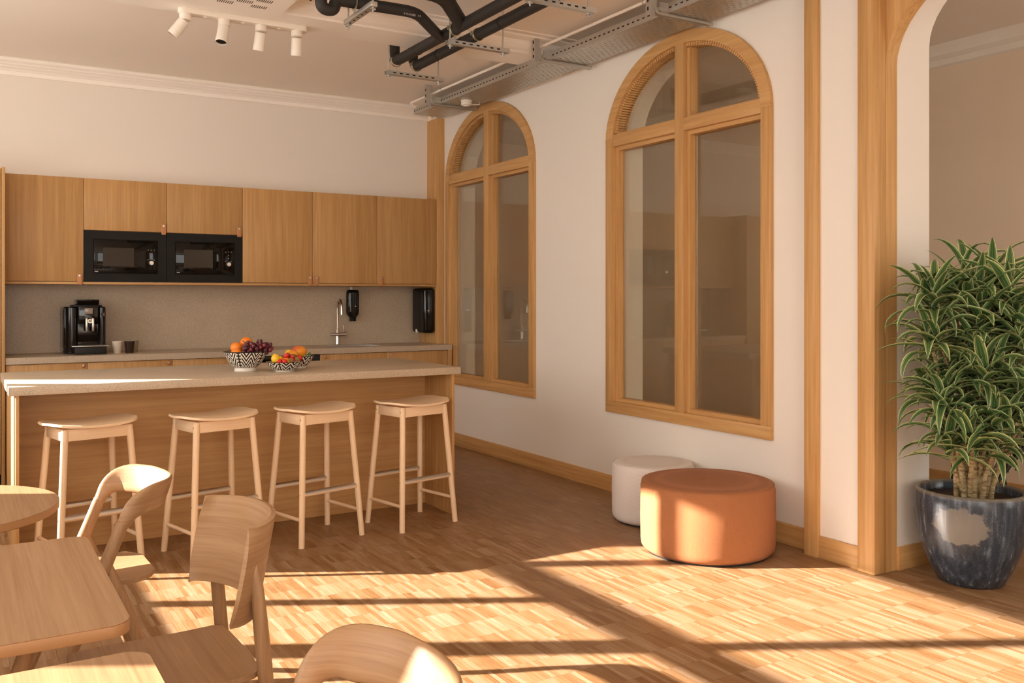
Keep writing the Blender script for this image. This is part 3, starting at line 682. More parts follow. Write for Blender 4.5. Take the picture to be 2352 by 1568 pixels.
# tall unit at the left edge
c = thing('tall_cupboard', 'tall oak cupboard at the left end of the kitchen', 'cupboard', (-0.3, 7.95, 0))
MB().box(-0.90, 0.262, 7.668, 8.06, 0.09, 2.342).build('body', M['oak_z'], c, smooth=False)
MB().box(-0.90, 0.262, 7.72, 8.05, 0.0, 0.09).build('plinth', M['black'], c, smooth=False)
MB().box(0.264, 0.287, 7.64, 8.06, 0.0, 2.352).build('side_panel', M['oak_z'], c, bevel=0.0015)
for (a, b, z0, z1) in ((-0.90, -0.322, 0.10, 0.80), (-0.318, 0.260, 0.10, 0.80), (-0.90, -0.322, 0.805, 2.34), (-0.318, 0.260, 0.805, 2.34)):
    MB().box(a, b, 7.645, 7.665, z0, z1).build('door', M['oak_z'], c, bevel=0.0015)

# tap, soap, towels ------------------------------------------------------
TX, TY = 3.045, 8.185
t_ = thing('kitchen_tap', 'tall chrome swan-neck tap behind the sink', 'tap', (TX, TY, ZT))
mb = MB().lathe([(0.026, 0), (0.026, 0.004), (0.020, 0.008), (0.018, 0.03), (0.018, 0.145), (0.014, 0.152)], (TX, TY, ZT), 20); mb.build('body', M['chrome'], t_)
mb = MB(); pth = [(TX, TY, ZT + 0.10), (TX, TY, ZT + 0.34)]
for k in range(1, 13):
    a = PI * k / 12; pth.append((TX, TY - 0.055 * (1 - math.cos(a)), ZT + 0.34 + 0.085 * math.sin(a)))
pth.append((TX, TY - 0.112, ZT + 0.305))
mb.tube(pth, 0.0115, 14).build('spout', M['chrome'], t_)
MB().tube([(TX, TY - 0.111, ZT + 0.33), (TX, TY - 0.113, ZT + 0.285)], 0.0135, 14).build('nozzle', M['chrome'], t_)
MB().tube([(TX - 0.070, TY - 0.01, ZT + 0.098), (TX + 0.078, TY - 0.01, ZT + 0.098)], 0.0165, 16).build('valve_barrel', M['chrome'], t_)
MB().tube([(TX + 0.055, TY - 0.012, ZT + 0.105), (TX + 0.058, TY - 0.014, ZT + 0.18)], 0.0045, 8).build('lever', M['chrome'], t_)
SX, SY = 3.201, 8.198
t_ = thing('soap_dispenser', 'glossy black soap dispenser bottle on the splash wall beside the tap', 'dispenser', (SX, YB - 0.016, 1.17))
mb = MB()
pr = []
for (w, z) in ((0.028, 1.168), (0.030, 1.20), (0.034, 1.206), (0.056, 1.232), (0.059, 1.26), (0.059, 1.43), (0.055, 1.455), (0.045, 1.463)):
    pr.append([(SX + w * math.copysign(abs(math.cos(a)) ** 0.6, math.cos(a)), SY + 0.042 * (w / 0.059) ** 0.4 * math.copysign(abs(math.sin(a)) ** 0.6, math.sin(a)), z) for a in [2*PI*k/24 for k in range(25)]])
mb.grid(pr); mb.bm.faces.ensure_lookup_table(); bmesh.ops.remove_doubles(mb.bm, verts=mb.bm.verts, dist=1e-5); bmesh.ops.holes_fill(mb.bm, edges=mb.bm.edges)
mb.build('bottle', M['gloss_black'], t_)
MB().lathe([(0.0, -0.014), (0.012, -0.012), (0.014, 0.0)], (SX, YB - 0.016, 1.480), 14, 'y').build('wall_button', M['white_plastic'], t_)
MB().box(SX + 0.008, SX + 0.022, SY - 0.0425, SY - 0.0405, 1.304, 1.312).build('maker_mark', M['print'], t_, smooth=False)
t_ = thing('paper_towel_dispenser', 'large black paper towel dispenser hung on the oak corner post', 'dispenser', (3.924, 8.0, 1.05))
mb = MB(); mb.box(3.800, 3.9235, 7.880, 8.150, 1.05, 1.482).build('cover', M['gloss_black'], t_, bevel=0.028, seg=4)
MB().box(3.7985, 3.802, 7.95, 8.13, 1.07, 1.46).build('front_panel', M['black'], t_, bevel=0.001)
MB().box(3.795, 3.806, 8.03, 8.06, 1.052, 1.085).build('feed_slot', M['white_plastic'], t_, bevel=0.002)
MB().lathe([(0.0, -0.004), (0.009, -0.003), (0.010, 0.0)], (3.845, 7.880, 1.265), 14, 'y').build('lock', M['chrome'], t_)

# coffee machine ---------------------------------------------------------
c = thing('coffee_machine', 'black bean-to-cup coffee machine on the back worktop', 'coffee machine', (0.86, 7.98, ZT))
MB().box(0.700, 1.005, 7.93, 8.235, ZT + 0.006, ZT + 0.372).build('housing', M['gloss_black'], c, bevel=0.012, seg=3)
MB().box(0.697, 0.702, 7.96, 8.20, ZT + 0.05, ZT + 0.345).build('side_panel', M['mw_win'], c, bevel=0.001)
mb = MB(); n = 14
mb.prism([(0.712 + 0.044 * (1 - math.cos(PI * k / n)) , 7.935 - 0.055 * math.sin(PI * k / n) ** 0.7) for k in range(n + 1)], 'z', ZT + 0.010, ZT + 0.366); mb.build('front_cheek', M['gloss_black'], c)
mb = MB(); mb.prism([(0.943 + 0.029 * (1 - math.cos(PI * k / n)), 7.935 - 0.055 * math.sin(PI * k / n) ** 0.7) for k in range(n + 1)], 'z', ZT + 0.010, ZT + 0.366); mb.build('front_cheek', M['gloss_black'], c)
MB().box(0.800, 0.945, 7.884, 7.94, ZT + 0.235, ZT + 0.380).build('control_head', M['gloss_black'], c, bevel=0.008, seg=3)
MB().box(0.845, 0.903, 7.8815, 7.888, ZT + 0.318, ZT + 0.362).build('display', M['display'], c, bevel=0.001)
MB().box(0.768, 0.975, 7.90, 8.20, ZT + 0.372, ZT + 0.386).build('hopper_base', M['black'], c, bevel=0.004)
MB().hull8([(0.795, 7.90, ZT + 0.386), (0.948, 7.90, ZT + 0.386), (0.948, 8.15, ZT + 0.386), (0.795, 8.15, ZT + 0.386), (0.790, 7.89, ZT + 0.430), (0.953, 7.89, ZT + 0.430), (0.953, 8.16, ZT + 0.430), (0.790, 8.16, ZT + 0.430)]).build('bean_hopper', M['mw_glass'], c, bevel=0.004)
sp = MB().box(0.853, 0.907, 7.850, 7.90, ZT + 0.215, ZT + 0.280).build('spout_block', M['black'], c, bevel=0.004)
for x in (0.848, 0.894):
    MB().box(x, x + 0.016, 7.846, 7.88, ZT + 0.180, ZT + 0.284).build('spout', M['steel'], sp, bevel=0.003)
MB().lathe([(0.0125, -0.003), (0.0165, -0.003), (0.0165, 0), (0.0125, 0)], (0.880, 7.849, ZT + 0.262), 24, 'y', cap=False).build('badge_ring', M['chrome'], sp)
MB().lathe([(0.0, -0.002), (0.0085, -0.002), (0.0085, 0)], (0.880, 7.849, ZT + 0.262), 20, 'y', cap=False).build('badge', M['brass'], sp)
MB().tube([(0.980, 7.90, ZT + 0.315), (0.980, 7.870, ZT + 0.313)], [0.019, 0.017], 18).build('steam_knob', M['black'], c)
MB().tube([(0.980, 7.872, ZT + 0.313), (0.980, 7.862, ZT + 0.312)], 0.011, 16).build('knob_cap', M['chrome'], c)
MB().box(0.765, 0.995, 7.80, 7.93, ZT + 0.002, ZT + 0.062).build('drip_tray', M['black'], c, bevel=0.008, seg=3)
MB().box(0.745, 1.015, 7.795, 7.93, ZT + 0.062, ZT + 0.070).build('drip_grid', M['steel'], c, bevel=0.002)
def cup(name, x, y, mat, label, r=0.041, h=0.096):
    o = MB().lathe([(0.0, 0.0), (r * 0.70, 0.0), (r * 0.74, 0.004), (r, h), (r - 0.003, h), (r * 0.70, 0.008), (0.0, 0.007)], (x, y, ZT), 28, cap=False).build(name, mat, origin=(x, y, ZT))
    tag(o, label, 'cup', 'cups beside the coffee machine')
cup('coffee_cup', 1.085, 7.890, M['cup_cream'], 'cream cup nearest the coffee machine')
cup('coffee_cup', 1.172, 7.868, M['cup_dark'], 'dark brown cup between two pale cups', 0.0415, 0.093)
cup('coffee_cup', 1.215, 7.960, M['cup_olive'], 'olive cup half hidden behind the dark one', 0.043, 0.098)

# ================================================================== ISLAND
YI = 5.195; IX0, IX1 = 0.210, 2.769; IY1 = 6.24
c = thing('kitchen_island', 'long oak island body with a recessed front behind the bar stools', 'island', ((IX0+IX1)/2, 5.7, 0))
MB().box(0.242, 0.258, 5.212, 6.19, 0.0, 0.9015).build('end_panel', M['oak_z'], c, bevel=0.001)
MB().box(2.708, 2.727, 5.205, 6.19, 0.0, 0.9015).build('end_panel', M['oak_z'], c, bevel=0.001)
MB().box(0.258, 2.708, 5.602, 5.62, 0.0, 0.9015).build('front_panel', M['oak_x'], c, smooth=False)
MB().box(0.258, 2.708, 5.62, 6.18, 0.05, 0.9015).build('carcass', M['oak_z'], c, smooth=False)
o = MB().box(IX0, IX1, YI, IY1, 0.902, ZT).build('island_worktop', M['stone'], bevel=0.0015, origin=((IX0+IX1)/2, 5.7, 0.902)); tag(o, 'thick beige stone slab on top of the island', 'worktop')

# ================================================================== BAR STOOLS
def make_stool():
    t = thing('bar_stool', 'stool', 'stool', (0, 0, 0), 0, 'pale beech bar stools at the island')
    top = {}
    for sx in (-1, 1):
        for sy in (-1, 1):
            a = Vector((sx * 0.205, sy * 0.178, 0.0)); b = Vector((sx * 0.160, sy * 0.122, 0.732))
            mb = MB().tube([a, a.lerp(b, 0.5), b], [0.0165, 0.0175, 0.0175], 16); mb.build('leg', M['beech_z'], t, local=True)
            top[sx, sy] = (a, b)
    def at(sx, sy, z):
        a, b = top[sx, sy]; return a.lerp(b, z / 0.732)
    for sy in (-1, 1):
        A, B = at(-1, sy, 0.70), at(1, sy, 0.70)
        MB().box(A.x + 0.012, B.x - 0.012, A.y - 0.010, A.y + 0.010, 0.674, 0.734).build('apron', M['beech_x'], t, local=True, bevel=0.004)
        A, B = at(-1, sy, 0.292), at(1, sy, 0.292)
        st = MB().tube([A, B], 0.0150, 16).build('footrest', M['beech_x'], t, local=True)
        # steel half sleeve over the footrest
        mb = MB(); n = 10
        for (r0, r1) in ((0.0152, 0.0172),):
            P0, P1 = [], []
            prof = [(r1 * math.sin(-PI/2 + PI*k/n), r1 * math.cos(-PI/2 + PI*k/n)) for k in range(n+1)] + [(r0 * math.sin(PI/2 - PI*k/n), r0 * math.cos(PI/2 - PI*k/n)) for k in range(n+1)]
            mb.prism([(A.y + p, 0.292 + q) for p, q in prof], 'x', A.x + 0.014, B.x - 0.014)
        mb.build('footrest_sleeve', M['steel'], st, local=True)
    for sx in (-1, 1):
        A, B = at(sx, -1, 0.70), at(sx, 1, 0.70)
        MB().box(A.x - 0.010, A.x + 0.010, A.y + 0.010, B.y - 0.010, 0.674, 0.734).build('apron', M['beech_y'], t, local=True, bevel=0.004)
        A, B = at(sx, -1, 0.150), at(sx, 1, 0.150)
        MB().tube([A, B], 0.0105, 12).build('stretcher', M['beech_y'], t, local=True)
        for sy in (-1, 1):
            for z in (0.705, 0.292):
                q = at(sx, sy, z)
                if sx < 0: MB().lathe([(0.0, -0.0185), (0.005, -0.0182), (0.005, -0.016)], (q.x, q.y, z), 10, 'x').build('screw', M['steel'], t, local=True)
    # saddle seat: rounded outline, dished along its length
    rows = []; nu, nv = 26, 12
    for i in range(nu + 1):
        u = -1 + 2 * i / nu; row = []
        hw = 0.172 * (1 - abs(u) ** 5) ** 0.42 if abs(u) < 1 else 0.03
        hw = max(hw, 0.070)
        for j in range(nv + 1):
            v = -1 + 2 * j / nv
            row.append((0.232 * u * (1 - 0.03 * v * v), hw * v, 0.742 + 0.020 * u * u - 0.004 * (1 - v * v)))
        rows.append(row)
    MB().shell(rows, 0.012).build('seat', M['beech_x'], t, local=True, angle=50)
    return t
st0 = make_stool()
SP = [(0.579, 5.215, 13.5), (1.205, 5.160, 13.5), (1.7825, 5.158, 14.2), (2.406, 5.168, 12.4)]
SL = ['leftmost pale beech bar stool, nearest the sunlit island end', 'second pale beech bar stool from the left, behind the plywood chair', 'third pale beech bar stool from the left', 'rightmost pale beech bar stool, by the open floor']
for k, (x, y, a) in enumerate(SP):
    if k == 0: st0.location = (x, y, 0); st0.rotation_euler = (0, 0, math.radians(a)); st0['label'] = SL[0]
    else: dup(st0, (x, y, 0), math.radians(a), SL[k])

# ================================================================== POUFS
def pouf(name, x, y, r, h, mat, label):
    t = thing(name, label, 'pouf', (x, y, 0))
    e = 0.022
    pr = [(0.0, 0.012), (r - 0.02, 0.012), (r - 0.004, 0.030), (r, 0.055), (r + 0.002, h * 0.5), (r, h - e - 0.010), (r - 0.003, h - e)]
    for k in range(1, 7):
        a = k / 6 * PI / 2; pr.append((r - 0.003 - e * (1 - math.cos(a)), h - e + e * math.sin(a)))
    pr += [(r * 0.6, h + 0.006), (0.0, h + 0.008)]
    MB().lathe(pr, (0, 0, 0), 72, cap=False).build('cover', mat, t, local=True, angle=60)
    MB().tube([((r - 0.0085) * math.cos(2*PI*k/72), (r - 0.0085) * math.sin(2*PI*k/72), h - 0.0065) for k in range(72)], 0.0026, 6, closed=True).build('piping', mat, t, local=True)
    MB().lathe([(0.0, 0.0), (r - 0.03, 0.0), (r - 0.03, 0.013), (0, 0.013)], (0, 0, 0), 48, cap=False).build('base', M['black'], t, local=True)
pouf('pouf', 3.548, 3.756, 0.366, 0.385, M['rust'], 'large rust-brown round pouf half in the sun')
pouf('pouf', 3.725, 4.427, 0.256, 0.365, M['boucle'], 'small pale round pouf behind the rust one against the wall')

# ================================================================== FRUIT BOWLS
def bowl(name, x, y, r, h, rf, label, foot=0.012):
    t = thing(name, label, 'bowl', (x, y, ZT), 0, 'black and white bowls on the island')
    m = bowlmat(h) if h > 0.1 else bowlmat(h, 2.9, 2.3, 4.0); pr = []
    for k in range(13):
        s = k / 12; pr.append((rf + (r - rf) * (s ** 0.62), foot + (h - foot) * s))
    inn = [(p - 0.006, z + 0.004) for p, z in reversed(pr)]; inn[0] = (r - 0.006, h)
    MB().lathe(pr + inn + [(0.0, foot + 0.006)], (0, 0, 0), 56, cap=False).build('shell', m, t, local=True, angle=60)
    MB().lathe([(0.0, 0.0), (rf + 0.003, 0.0), (rf + 0.005, 0.004), (rf + 0.001, foot + 0.003), (0.0, foot + 0.003)], (0, 0, 0), 40, cap=False).build('foot_ring', M['foot'], t, local=True)
    return t
bowl('fruit_bowl', 1.495, 5.60, 0.131, 0.122, 0.062, 'tall black and white chevron bowl heaped with grapes and oranges', 0.020)
bowl('fruit_bowl', 1.692, 5.450, 0.113, 0.060, 0.050, 'shallow black and white chevron bowl of strawberries in front', 0.004)
bowl('fruit_bowl', 1.838, 5.665, 0.106, 0.078, 0.050, 'black and white bowl of mango standing behind the strawberry bowl', 0.010)
def ball_thing(name, p, r, mat, label, cat, group, sc=(1, 1, 1), rz=0.0, tip=None):
    t = thing(name, label, cat, p, rz, group)
    MB().ball((0, 0, 0), r, sc, 24, 16).build('flesh', mat, t, local=True, angle=180)
    return t
for p, r, lb in (((1.515, 5.655, ZT + 0.170), 0.037, 'orange on top of the heap behind the grapes'), ((1.446, 5.625, ZT + 0.142), 0.036, 'orange between the grapes and the bowl rim'), ((1.432, 5.567, ZT + 0.108), 0.034, 'orange lowest at the left rim of the tall bowl')):
    t = ball_thing('orange', p, r, M['orange'], lb, 'orange', 'oranges in the tall bowl', (1, 1, 0.94))
    MB().lathe([(0.0, 0.0), (0.004, -0.001), (0.0045, -0.003)], (-0.3*r, -0.35*r, r * 0.84), 8).build('stem_button', M['stem'], t, local=True)
# grapes
gb = thing('grape_bunch', 'bunch of dark red grapes hanging over the tall bowl', 'grapes', (1.53, 5.56, ZT + 0.12))
rng = random.Random(3); pts = []
tries = 0
while len(pts) < 64 and tries < 20000:
    tries += 1
    q = Vector((rng.uniform(-1, 1), rng.uniform(-1, 1), rng.uniform(-0.75, 1)))
    if not 0.45 < q.length < 1.0: continue
    p = Vector((0.022 + 0.092 * q.x, -0.012 + 0.056 * q.y, 0.020 + 0.040 * q.z - 0.006 * q.x + 0.006 * math.sin(9 * q.x)))
    if all((p - g).length > 0.0195 for g in pts): pts.append(p)
gm = [MB().ball((0, 0, 0), 0.0122, (1, 1, 1.12), 14, 9).build('grape', M['grape'], gb, local=True, angle=180)]
gm[0].location = pts[0]
for p in pts[1:]:
    c = gm[0].copy(); COL.objects.link(c); c.location = p; c.scale = [rng.uniform(0.86, 1.12)] * 3
    c.rotation_euler = (rng.uniform(-.6, .6), rng.uniform(-.6, .6), rng.uniform(0, 6))
MB().tube([(0.09, 0, 0.02), (0.03, 0.0, 0.03), (-0.05, -0.02, 0.055), (-0.075, -0.035, 0.068)], [0.002, 0.003, 0.0028, 0.0022], 8).build('stem', M['stem'], gb, local=True)
# lemons, apricots, mango, strawberries
for p, lb in (((1.622, 5.405, ZT + 0.082), 'lemon resting on the left rim of the strawberry bowl'), ((1.772, 5.625, ZT + 0.092), 'lemon behind, beside the mango'), ((1.672, 5.470, ZT + 0.062), 'lemon half buried among the strawberries')):
    t = ball_thing('lemon', p, 0.026, M['lemon'], lb, 'lemon', 'lemons in the shallow bowls', (1.0, 1.0, 1.08))
    MB().lathe([(0.009, 0.022), (0.005, 0.029), (0.0, 0.031)], (-0.004, -0.004, 0.0), 12, cap=False).build('nub', M['lemon'], t, local=True)
for p, lb in (((1.790, 5.595, ZT + 0.090), 'apricot leaning on the mango above the strawberries'), ((1.685, 5.405, ZT + 0.058), 'apricot under the strawberries')):
    t = ball_thing('apricot', p, 0.030, M['apricot'], lb, 'apricot', 'apricots in the shallow bowls', (1, 1, 0.92))
t = ball_thing('mango', (1.845, 5.650, ZT + 0.104), 0.042, M['mango'], 'large red and orange mango at the back of the bowls', 'mango', None, (1.28, 1.0, 0.92), 0.2)
MB().shell([[(0.052 + 0.020 * i / 3, -0.030 + 0.012 * j, -0.030 + 0.017 * i / 3 + 0.008 * math.sin(PI * j / 3)) for j in range(4)] for i in range(4)], 0.0012).build('leaf', M['green'], t, local=True)
rng = random.Random(5)
SB = [(1.630, 5.375, .052), (1.664, 5.365, .050), (1.700, 5.440, .082), (1.715, 5.365, .058), (1.742, 5.430, .076), (1.756, 5.372, .062), (1.785, 5.410, .064), (1.728, 5.480, .074), (1.770, 5.460, .070)]
SBL = ['strawberry lowest at the left of the shallow bowl', 'strawberry at the front rim left of centre', 'strawberry on top of the heap', 'strawberry at the front rim under the top one', 'strawberry right of the topmost', 'strawberry with its leafy crown at the right front', 'strawberry at the right rim', 'strawberry at the back of the heap', 'strawberry at the back right of the heap']
def make_straw():
    t = thing('strawberry', 'x', 'strawberry', (0, 0, 0), 0, 'strawberries in the shallow bowl')
    MB().lathe([(0.0, -0.022), (0.006, -0.0195), (0.012, -0.010), (0.0155, 0.001), (0.0150, 0.009), (0.010, 0.015), (0.0, 0.0165)], (0, 0, 0), 18, cap=False).build('flesh', M['straw'], t, local=True, angle=180)
    mb = MB()
    for k in range(7):
        a = 2 * PI * k / 7; mb.hull8([(0.003*math.cos(a+.8), 0.003*math.sin(a+.8), .0165), (0.003*math.cos(a-.8), 0.003*math.sin(a-.8), .0165), (0.009*math.cos(a-.3), 0.009*math.sin(a-.3), .0175), (0.009*math.cos(a+.3), 0.009*math.sin(a+.3), .0175), (0.003*math.cos(a+.8), 0.003*math.sin(a+.8), .0175), (0.003*math.cos(a-.8), 0.003*math.sin(a-.8), .0175), (0.0165*math.cos(a), 0.0165*math.sin(a), .0150), (0.016*math.cos(a+.05), 0.016*math.sin(a+.05), .0152)])
    mb.build('calyx', M['green'], t, local=True, smooth=False)
    return t
s0 = make_straw()
for k, (x, y, z) in enumerate(SB):
    q = s0 if k == 0 else dup(s0, (0, 0, 0), 0)
    q.location = (1.700 + (x - 1.700) * 0.86, 5.445 + (y - 5.445) * 0.80, ZT + z + 0.014); q['label'] = SBL[k]; q.rotation_euler = (rng.uniform(1.0, 2.0), rng.uniform(-0.6, 0.6), rng.uniform(-0.8, 1.6))

# ================================================================== TABLES
def round_rect(x0, x1, y0, y1, r, n=8):
    pts = []
    for cx, cy, a0 in ((x1 - r, y1 - r, 0), (x0 + r, y1 - r, PI/2), (x0 + r, y0 + r, PI), (x1 - r, y0 + r, 1.5*PI)):
        for k in range(n + 1): pts.append((cx + r*math.cos(a0 + PI/2*k/n), cy + r*math.sin(a0 + PI/2*k/n)))
    return pts
t = thing('round_table', 'small round oak table at the left edge of the picture', 'table', (-0.10, 3.357, 0))
MB().lathe([(0.0, 0.7375), (0.382, 0.7375), (0.382, 0.7392), (0.3812, 0.740), (0.0, 0.740)], (0, 0, 0), 96, cap=False).build('top_veneer', M['chair_y'], t, local=True)
MB().lathe([(0.0, 0.714), (0.379, 0.714), (0.382, 0.717), (0.382, 0.7375), (0.0, 0.7375)], (0, 0, 0), 96, cap=False).build('top_edge', M['ply_edge'], t, local=True)
MB().tube([(0, 0, 0.012), (0, 0, 0.715)], 0.028, 20).build('column', M['black'], t, local=True)
MB().lathe([(0.0, 0.0), (0.22, 0.0), (0.22, 0.008), (0.03, 0.016), (0, 0.016)], (0, 0, 0), 40, cap=False).build('foot_plate', M['black'], t, local=True)
def table(x0, x1, y0, y1, label):
    t = thing('cafe_table', label, 'table', ((x0+x1)/2, (y0+y1)/2, 0), 0, 'square oak cafe tables')
    MB().prism(round_rect(x0, x1, y0, y1, 0.045), 'z', 0.7375, 0.740).build('top_veneer', M['chair_y'], t, bevel=0.0006, seg=1)
    MB().prism(round_rect(x0, x1, y0, y1, 0.045), 'z', 0.713, 0.7375).build('top_edge', M['ply_edge'], t, bevel=0.0015)
    for y in (y0 + 0.14, y1 - 0.14):
        for x, fx in ((x1 - 0.17, x1 - 0.40), (x0 + 0.17, x0 + 0.40)):
            MB().tube([(x, y, 0.713), (fx, y, 0.0)], [0.0165, 0.0165], 16).build('leg', M['chair_z'], t)
        MB().box(x0 + 0.14, x1 - 0.14, y - 0.015, y + 0.015, 0.690, 0.713).build('rail', M['chair_x'], t)
table(-0.50, 0.302, 1.985, 2.775, 'square oak table in front of the plywood-backed chair')
table(-0.50, 0.302, 1.04, 1.825, 'square oak table in the bottom left corner, sunlit')

# ================================================================== CHAIRS
def make_loop_chair():
    """chair facing -x; origin on the floor under the seat centre"""
    t = thing('loop_back_chair', 'x', 'chair', (0, 0, 0), 0, 'bent oak loop-back chairs')
    W2 = 0.222
    for sy in (-1, 1):
        # long strut from front floor up to the back end of the loop
        a = Vector((-0.165, sy * (W2 + 0.005), 0.0)); b = Vector((0.098, sy * W2, 0.655))
        pts = [a.lerp(b, k / 6) for k in range(7)]
        MB().tube(pts, [0.0165, 0.0190, 0.0215, 0.0230, 0.0230, 0.0215, 0.0200], 18).build('front_leg', M['chair_z'], t, local=True)
        j = a.lerp(b, 0.82)
        c = Vector((0.240, sy * (W2 + 0.008), 0.0))
        pts = [c.lerp(j, k / 5) for k in range(6)]
        MB().tube(pts, [0.0165, 0.0195, 0.0215, 0.0220, 0.0205, 0.0120], 18).build('rear_leg', M['chair_z'], t, local=True)
    for x, z in ((-0.060, 0.415), (0.085, 0.410)):
        MB().box(x - 0.012, x + 0.012, -0.205, 0.205, z - 0.024, z + 0.022).build('seat_rail', M['chair_y'], t, local=True, bevel=0.003)
    # loop backrest: round strut ends swell into a broad bent blade
    key = [(0.092, -W2, 0.640), (0.128, -W2 - 0.003, 0.696), (0.180, -0.205, 0.724), (0.240, -0.140, 0.726), (0.270, -0.062, 0.722), (0.278, 0.0, 0.720)]
    key = key + [(x, -y, z) for x, y, z in reversed(key[:-1])]
    K = [Vector(q) for q in key]; K = [K[0] * 2 - K[1]] + K + [K[-1] * 2 - K[-2]]
    ctrs = []
    for i in range(1, len(K) - 2):
        for q in range(6):
            f = q / 6; p0, p1, p2, p3_ = K[i-1], K[i], K[i+1], K[i+2]
            ctrs.append(0.5 * ((2 * p1) + (p2 - p0) * f + (2*p0 - 5*p1 + 4*p2 - p3_) * f * f + (3*p1 - p0 - 3*p2 + p3_) * f ** 3))
    ctrs.append(K[-2]); n = len(ctrs) - 1
    mb = MB(); rings = []
    for k, ctr in enumerate(ctrs):
        e = abs(2 * k / n - 1); g = min(1.0, (1 - e) / 0.50); g = g * g * (3 - 2 * g)
        tg = (ctrs[min(k + 1, n)] - ctrs[max(k - 1, 0)]).normalized()
        up = Vector((-0.90, 0, 0.42)).lerp(Vector((0.30, 0.28 * ctr.y / W2, 0.93)), g); up = (up - tg * up.dot(tg)).normalized(); nr = tg.cross(up)
        bh = 0.0195 + 0.033 * g; bt = 0.0195 - 0.0085 * g
        ring = []
        for q in range(18):
            b = 2 * PI * q / 18; cb, sb = math.cos(b), math.sin(b); pw = 1.0 - 0.30 * g
            ring.append(mb.bm.verts.new(ctr + up * (math.copysign(abs(cb) ** pw, cb) * bh) + nr * (math.copysign(abs(sb) ** pw, sb) * bt)))
        rings.append(ring)
    for A, B in zip(rings, rings[1:]):
        for q in range(18): mb.bm.faces.new((A[q], A[(q+1) % 18], B[(q+1) % 18], B[q]))
    mb.bm.faces.new(list(reversed(rings[0]))); mb.bm.faces.new(rings[-1])
    mb.build('backrest', M['chair_bent'], t, local=True, angle=70)
    # seat: rounded plywood shell
    rows = []; nu, nv = 18, 14
    for i in range(nu + 1):
        u = -1 + 2 * i / nu; row = []
        hw = 0.192 * (1 - 0.06 * (u > 0) * u * u) * (1 - abs(u) ** 7) ** 0.35 if abs(u) < 1 else 0.0
        hw = max(hw, 0.105)
        for j in range(nv + 1):
            v = -1 + 2 * j / nv
            row.append((0.020 + 0.205 * u, hw * v, 0.452 - 0.010 * (1 - v * v) * (1 - u * u)))
        rows.append(row)
    MB().shell(rows, 0.014).build('seat', M['chair_x'], t, local=True, angle=50)
    return t
lc = make_loop_chair()
lc.location = (0.352, 3.440, 0); lc.rotation_euler = (0, 0, math.radians(2)); lc['label'] = 'bent oak loop-back chair drawn up to the round table'
dup(lc, (0.438, 1.452, 0), math.radians(-3), 'bent oak loop-back chair at the bottom edge, only its curved back in view')

def make_ply_chair():
    """chair facing -x; origin on the floor under the seat centre"""
    t = thing('plywood_back_chair', 'oak chair with a curved plywood back and round legs beside the square table', 'chair', (0.450, 2.475, 0), math.radians(1))
    for sy in (-1, 1):
        a = Vector((0.222, sy * 0.210, 0.0)); b = Vector((0.203, sy * 0.210, 0.44)); c = Vector((0.176, sy * 0.206, 0.735))
        pts = [a, a.lerp(b, .33), a.lerp(b, .66), b, b.lerp(c, .33), b.lerp(c, .66), b.lerp(c, .85), c]
        MB().tube(pts, [0.0140, 0.0165, 0.0180, 0.0190, 0.0190, 0.0175, 0.0150, 0.0050], 18).build('rear_leg', M['chair_z'], t, local=True)
        a = Vector((-0.205, sy * 0.200, 0.0)); b = Vector((-0.175, sy * 0.180, 0.445))
        MB().tube([a, b], [0.0145, 0.0185], 18).build('front_leg', M['chair_z'], t, local=True)
        MB().tube([(-0.178, sy * 0.185, 0.425), (0.205, sy * 0.200, 0.425)], 0.012, 12).build('side_rail', M['chair_x'], t, local=True)
    rows = []; nu, nv = 16, 14
    for i in range(nu + 1):
        u = -1 + 2 * i / nu; row = []
        hw = 0.208 - 0.010 * max(u, 0)
        if abs(u) > 0.9: hw -= 0.020 * ((abs(u) - 0.9) / 0.1) ** 2
        for j in range(nv + 1):
            v = -1 + 2 * j / nv
            row.append((0.205 * u - 0.004 * v * v * (u > 0.8), hw * v, 0.455 - 0.012 * math.sin(PI * (u + 1) / 2) * (1 - v * v * 0.5) - 0.018 * max(-u - 0.6, 0)))
        rows.append(row)
    MB().shell(rows, 0.013).build('seat', M['chair_y'], t, local=True, angle=50)
    # backrest: bent plate wrapped round the sitter
    rows = []; nu, nv = 26, 10
    for j in range(nv + 1):
        v = j / nv; row = []
        for i in range(nu + 1):
            u = -1 + 2 * i / nu; a = u * 0.78
            z = 0.592 + 0.236 * v
            lim = 1.0
            ex = 1 - (abs(u) ** 14) * 0.10 * (2 * abs(v - 0.5)) ** 3
            # lower corners sweep in a little, upper corners are rounded
            zz = z + 0.012 * (1 - u * u) * (v - 0.3)
            row.append((0.112 + 0.112 * (1 - abs(u) ** 2.3) + 0.046 * v, 0.236 * math.sin(a * 1.0) / math.sin(0.78) * ex, zz))
        rows.append(row)
    MB().shell(rows, 0.012).build('backrest', M['chair_bent'], t, local=True, angle=50)
    return t
make_ply_chair()

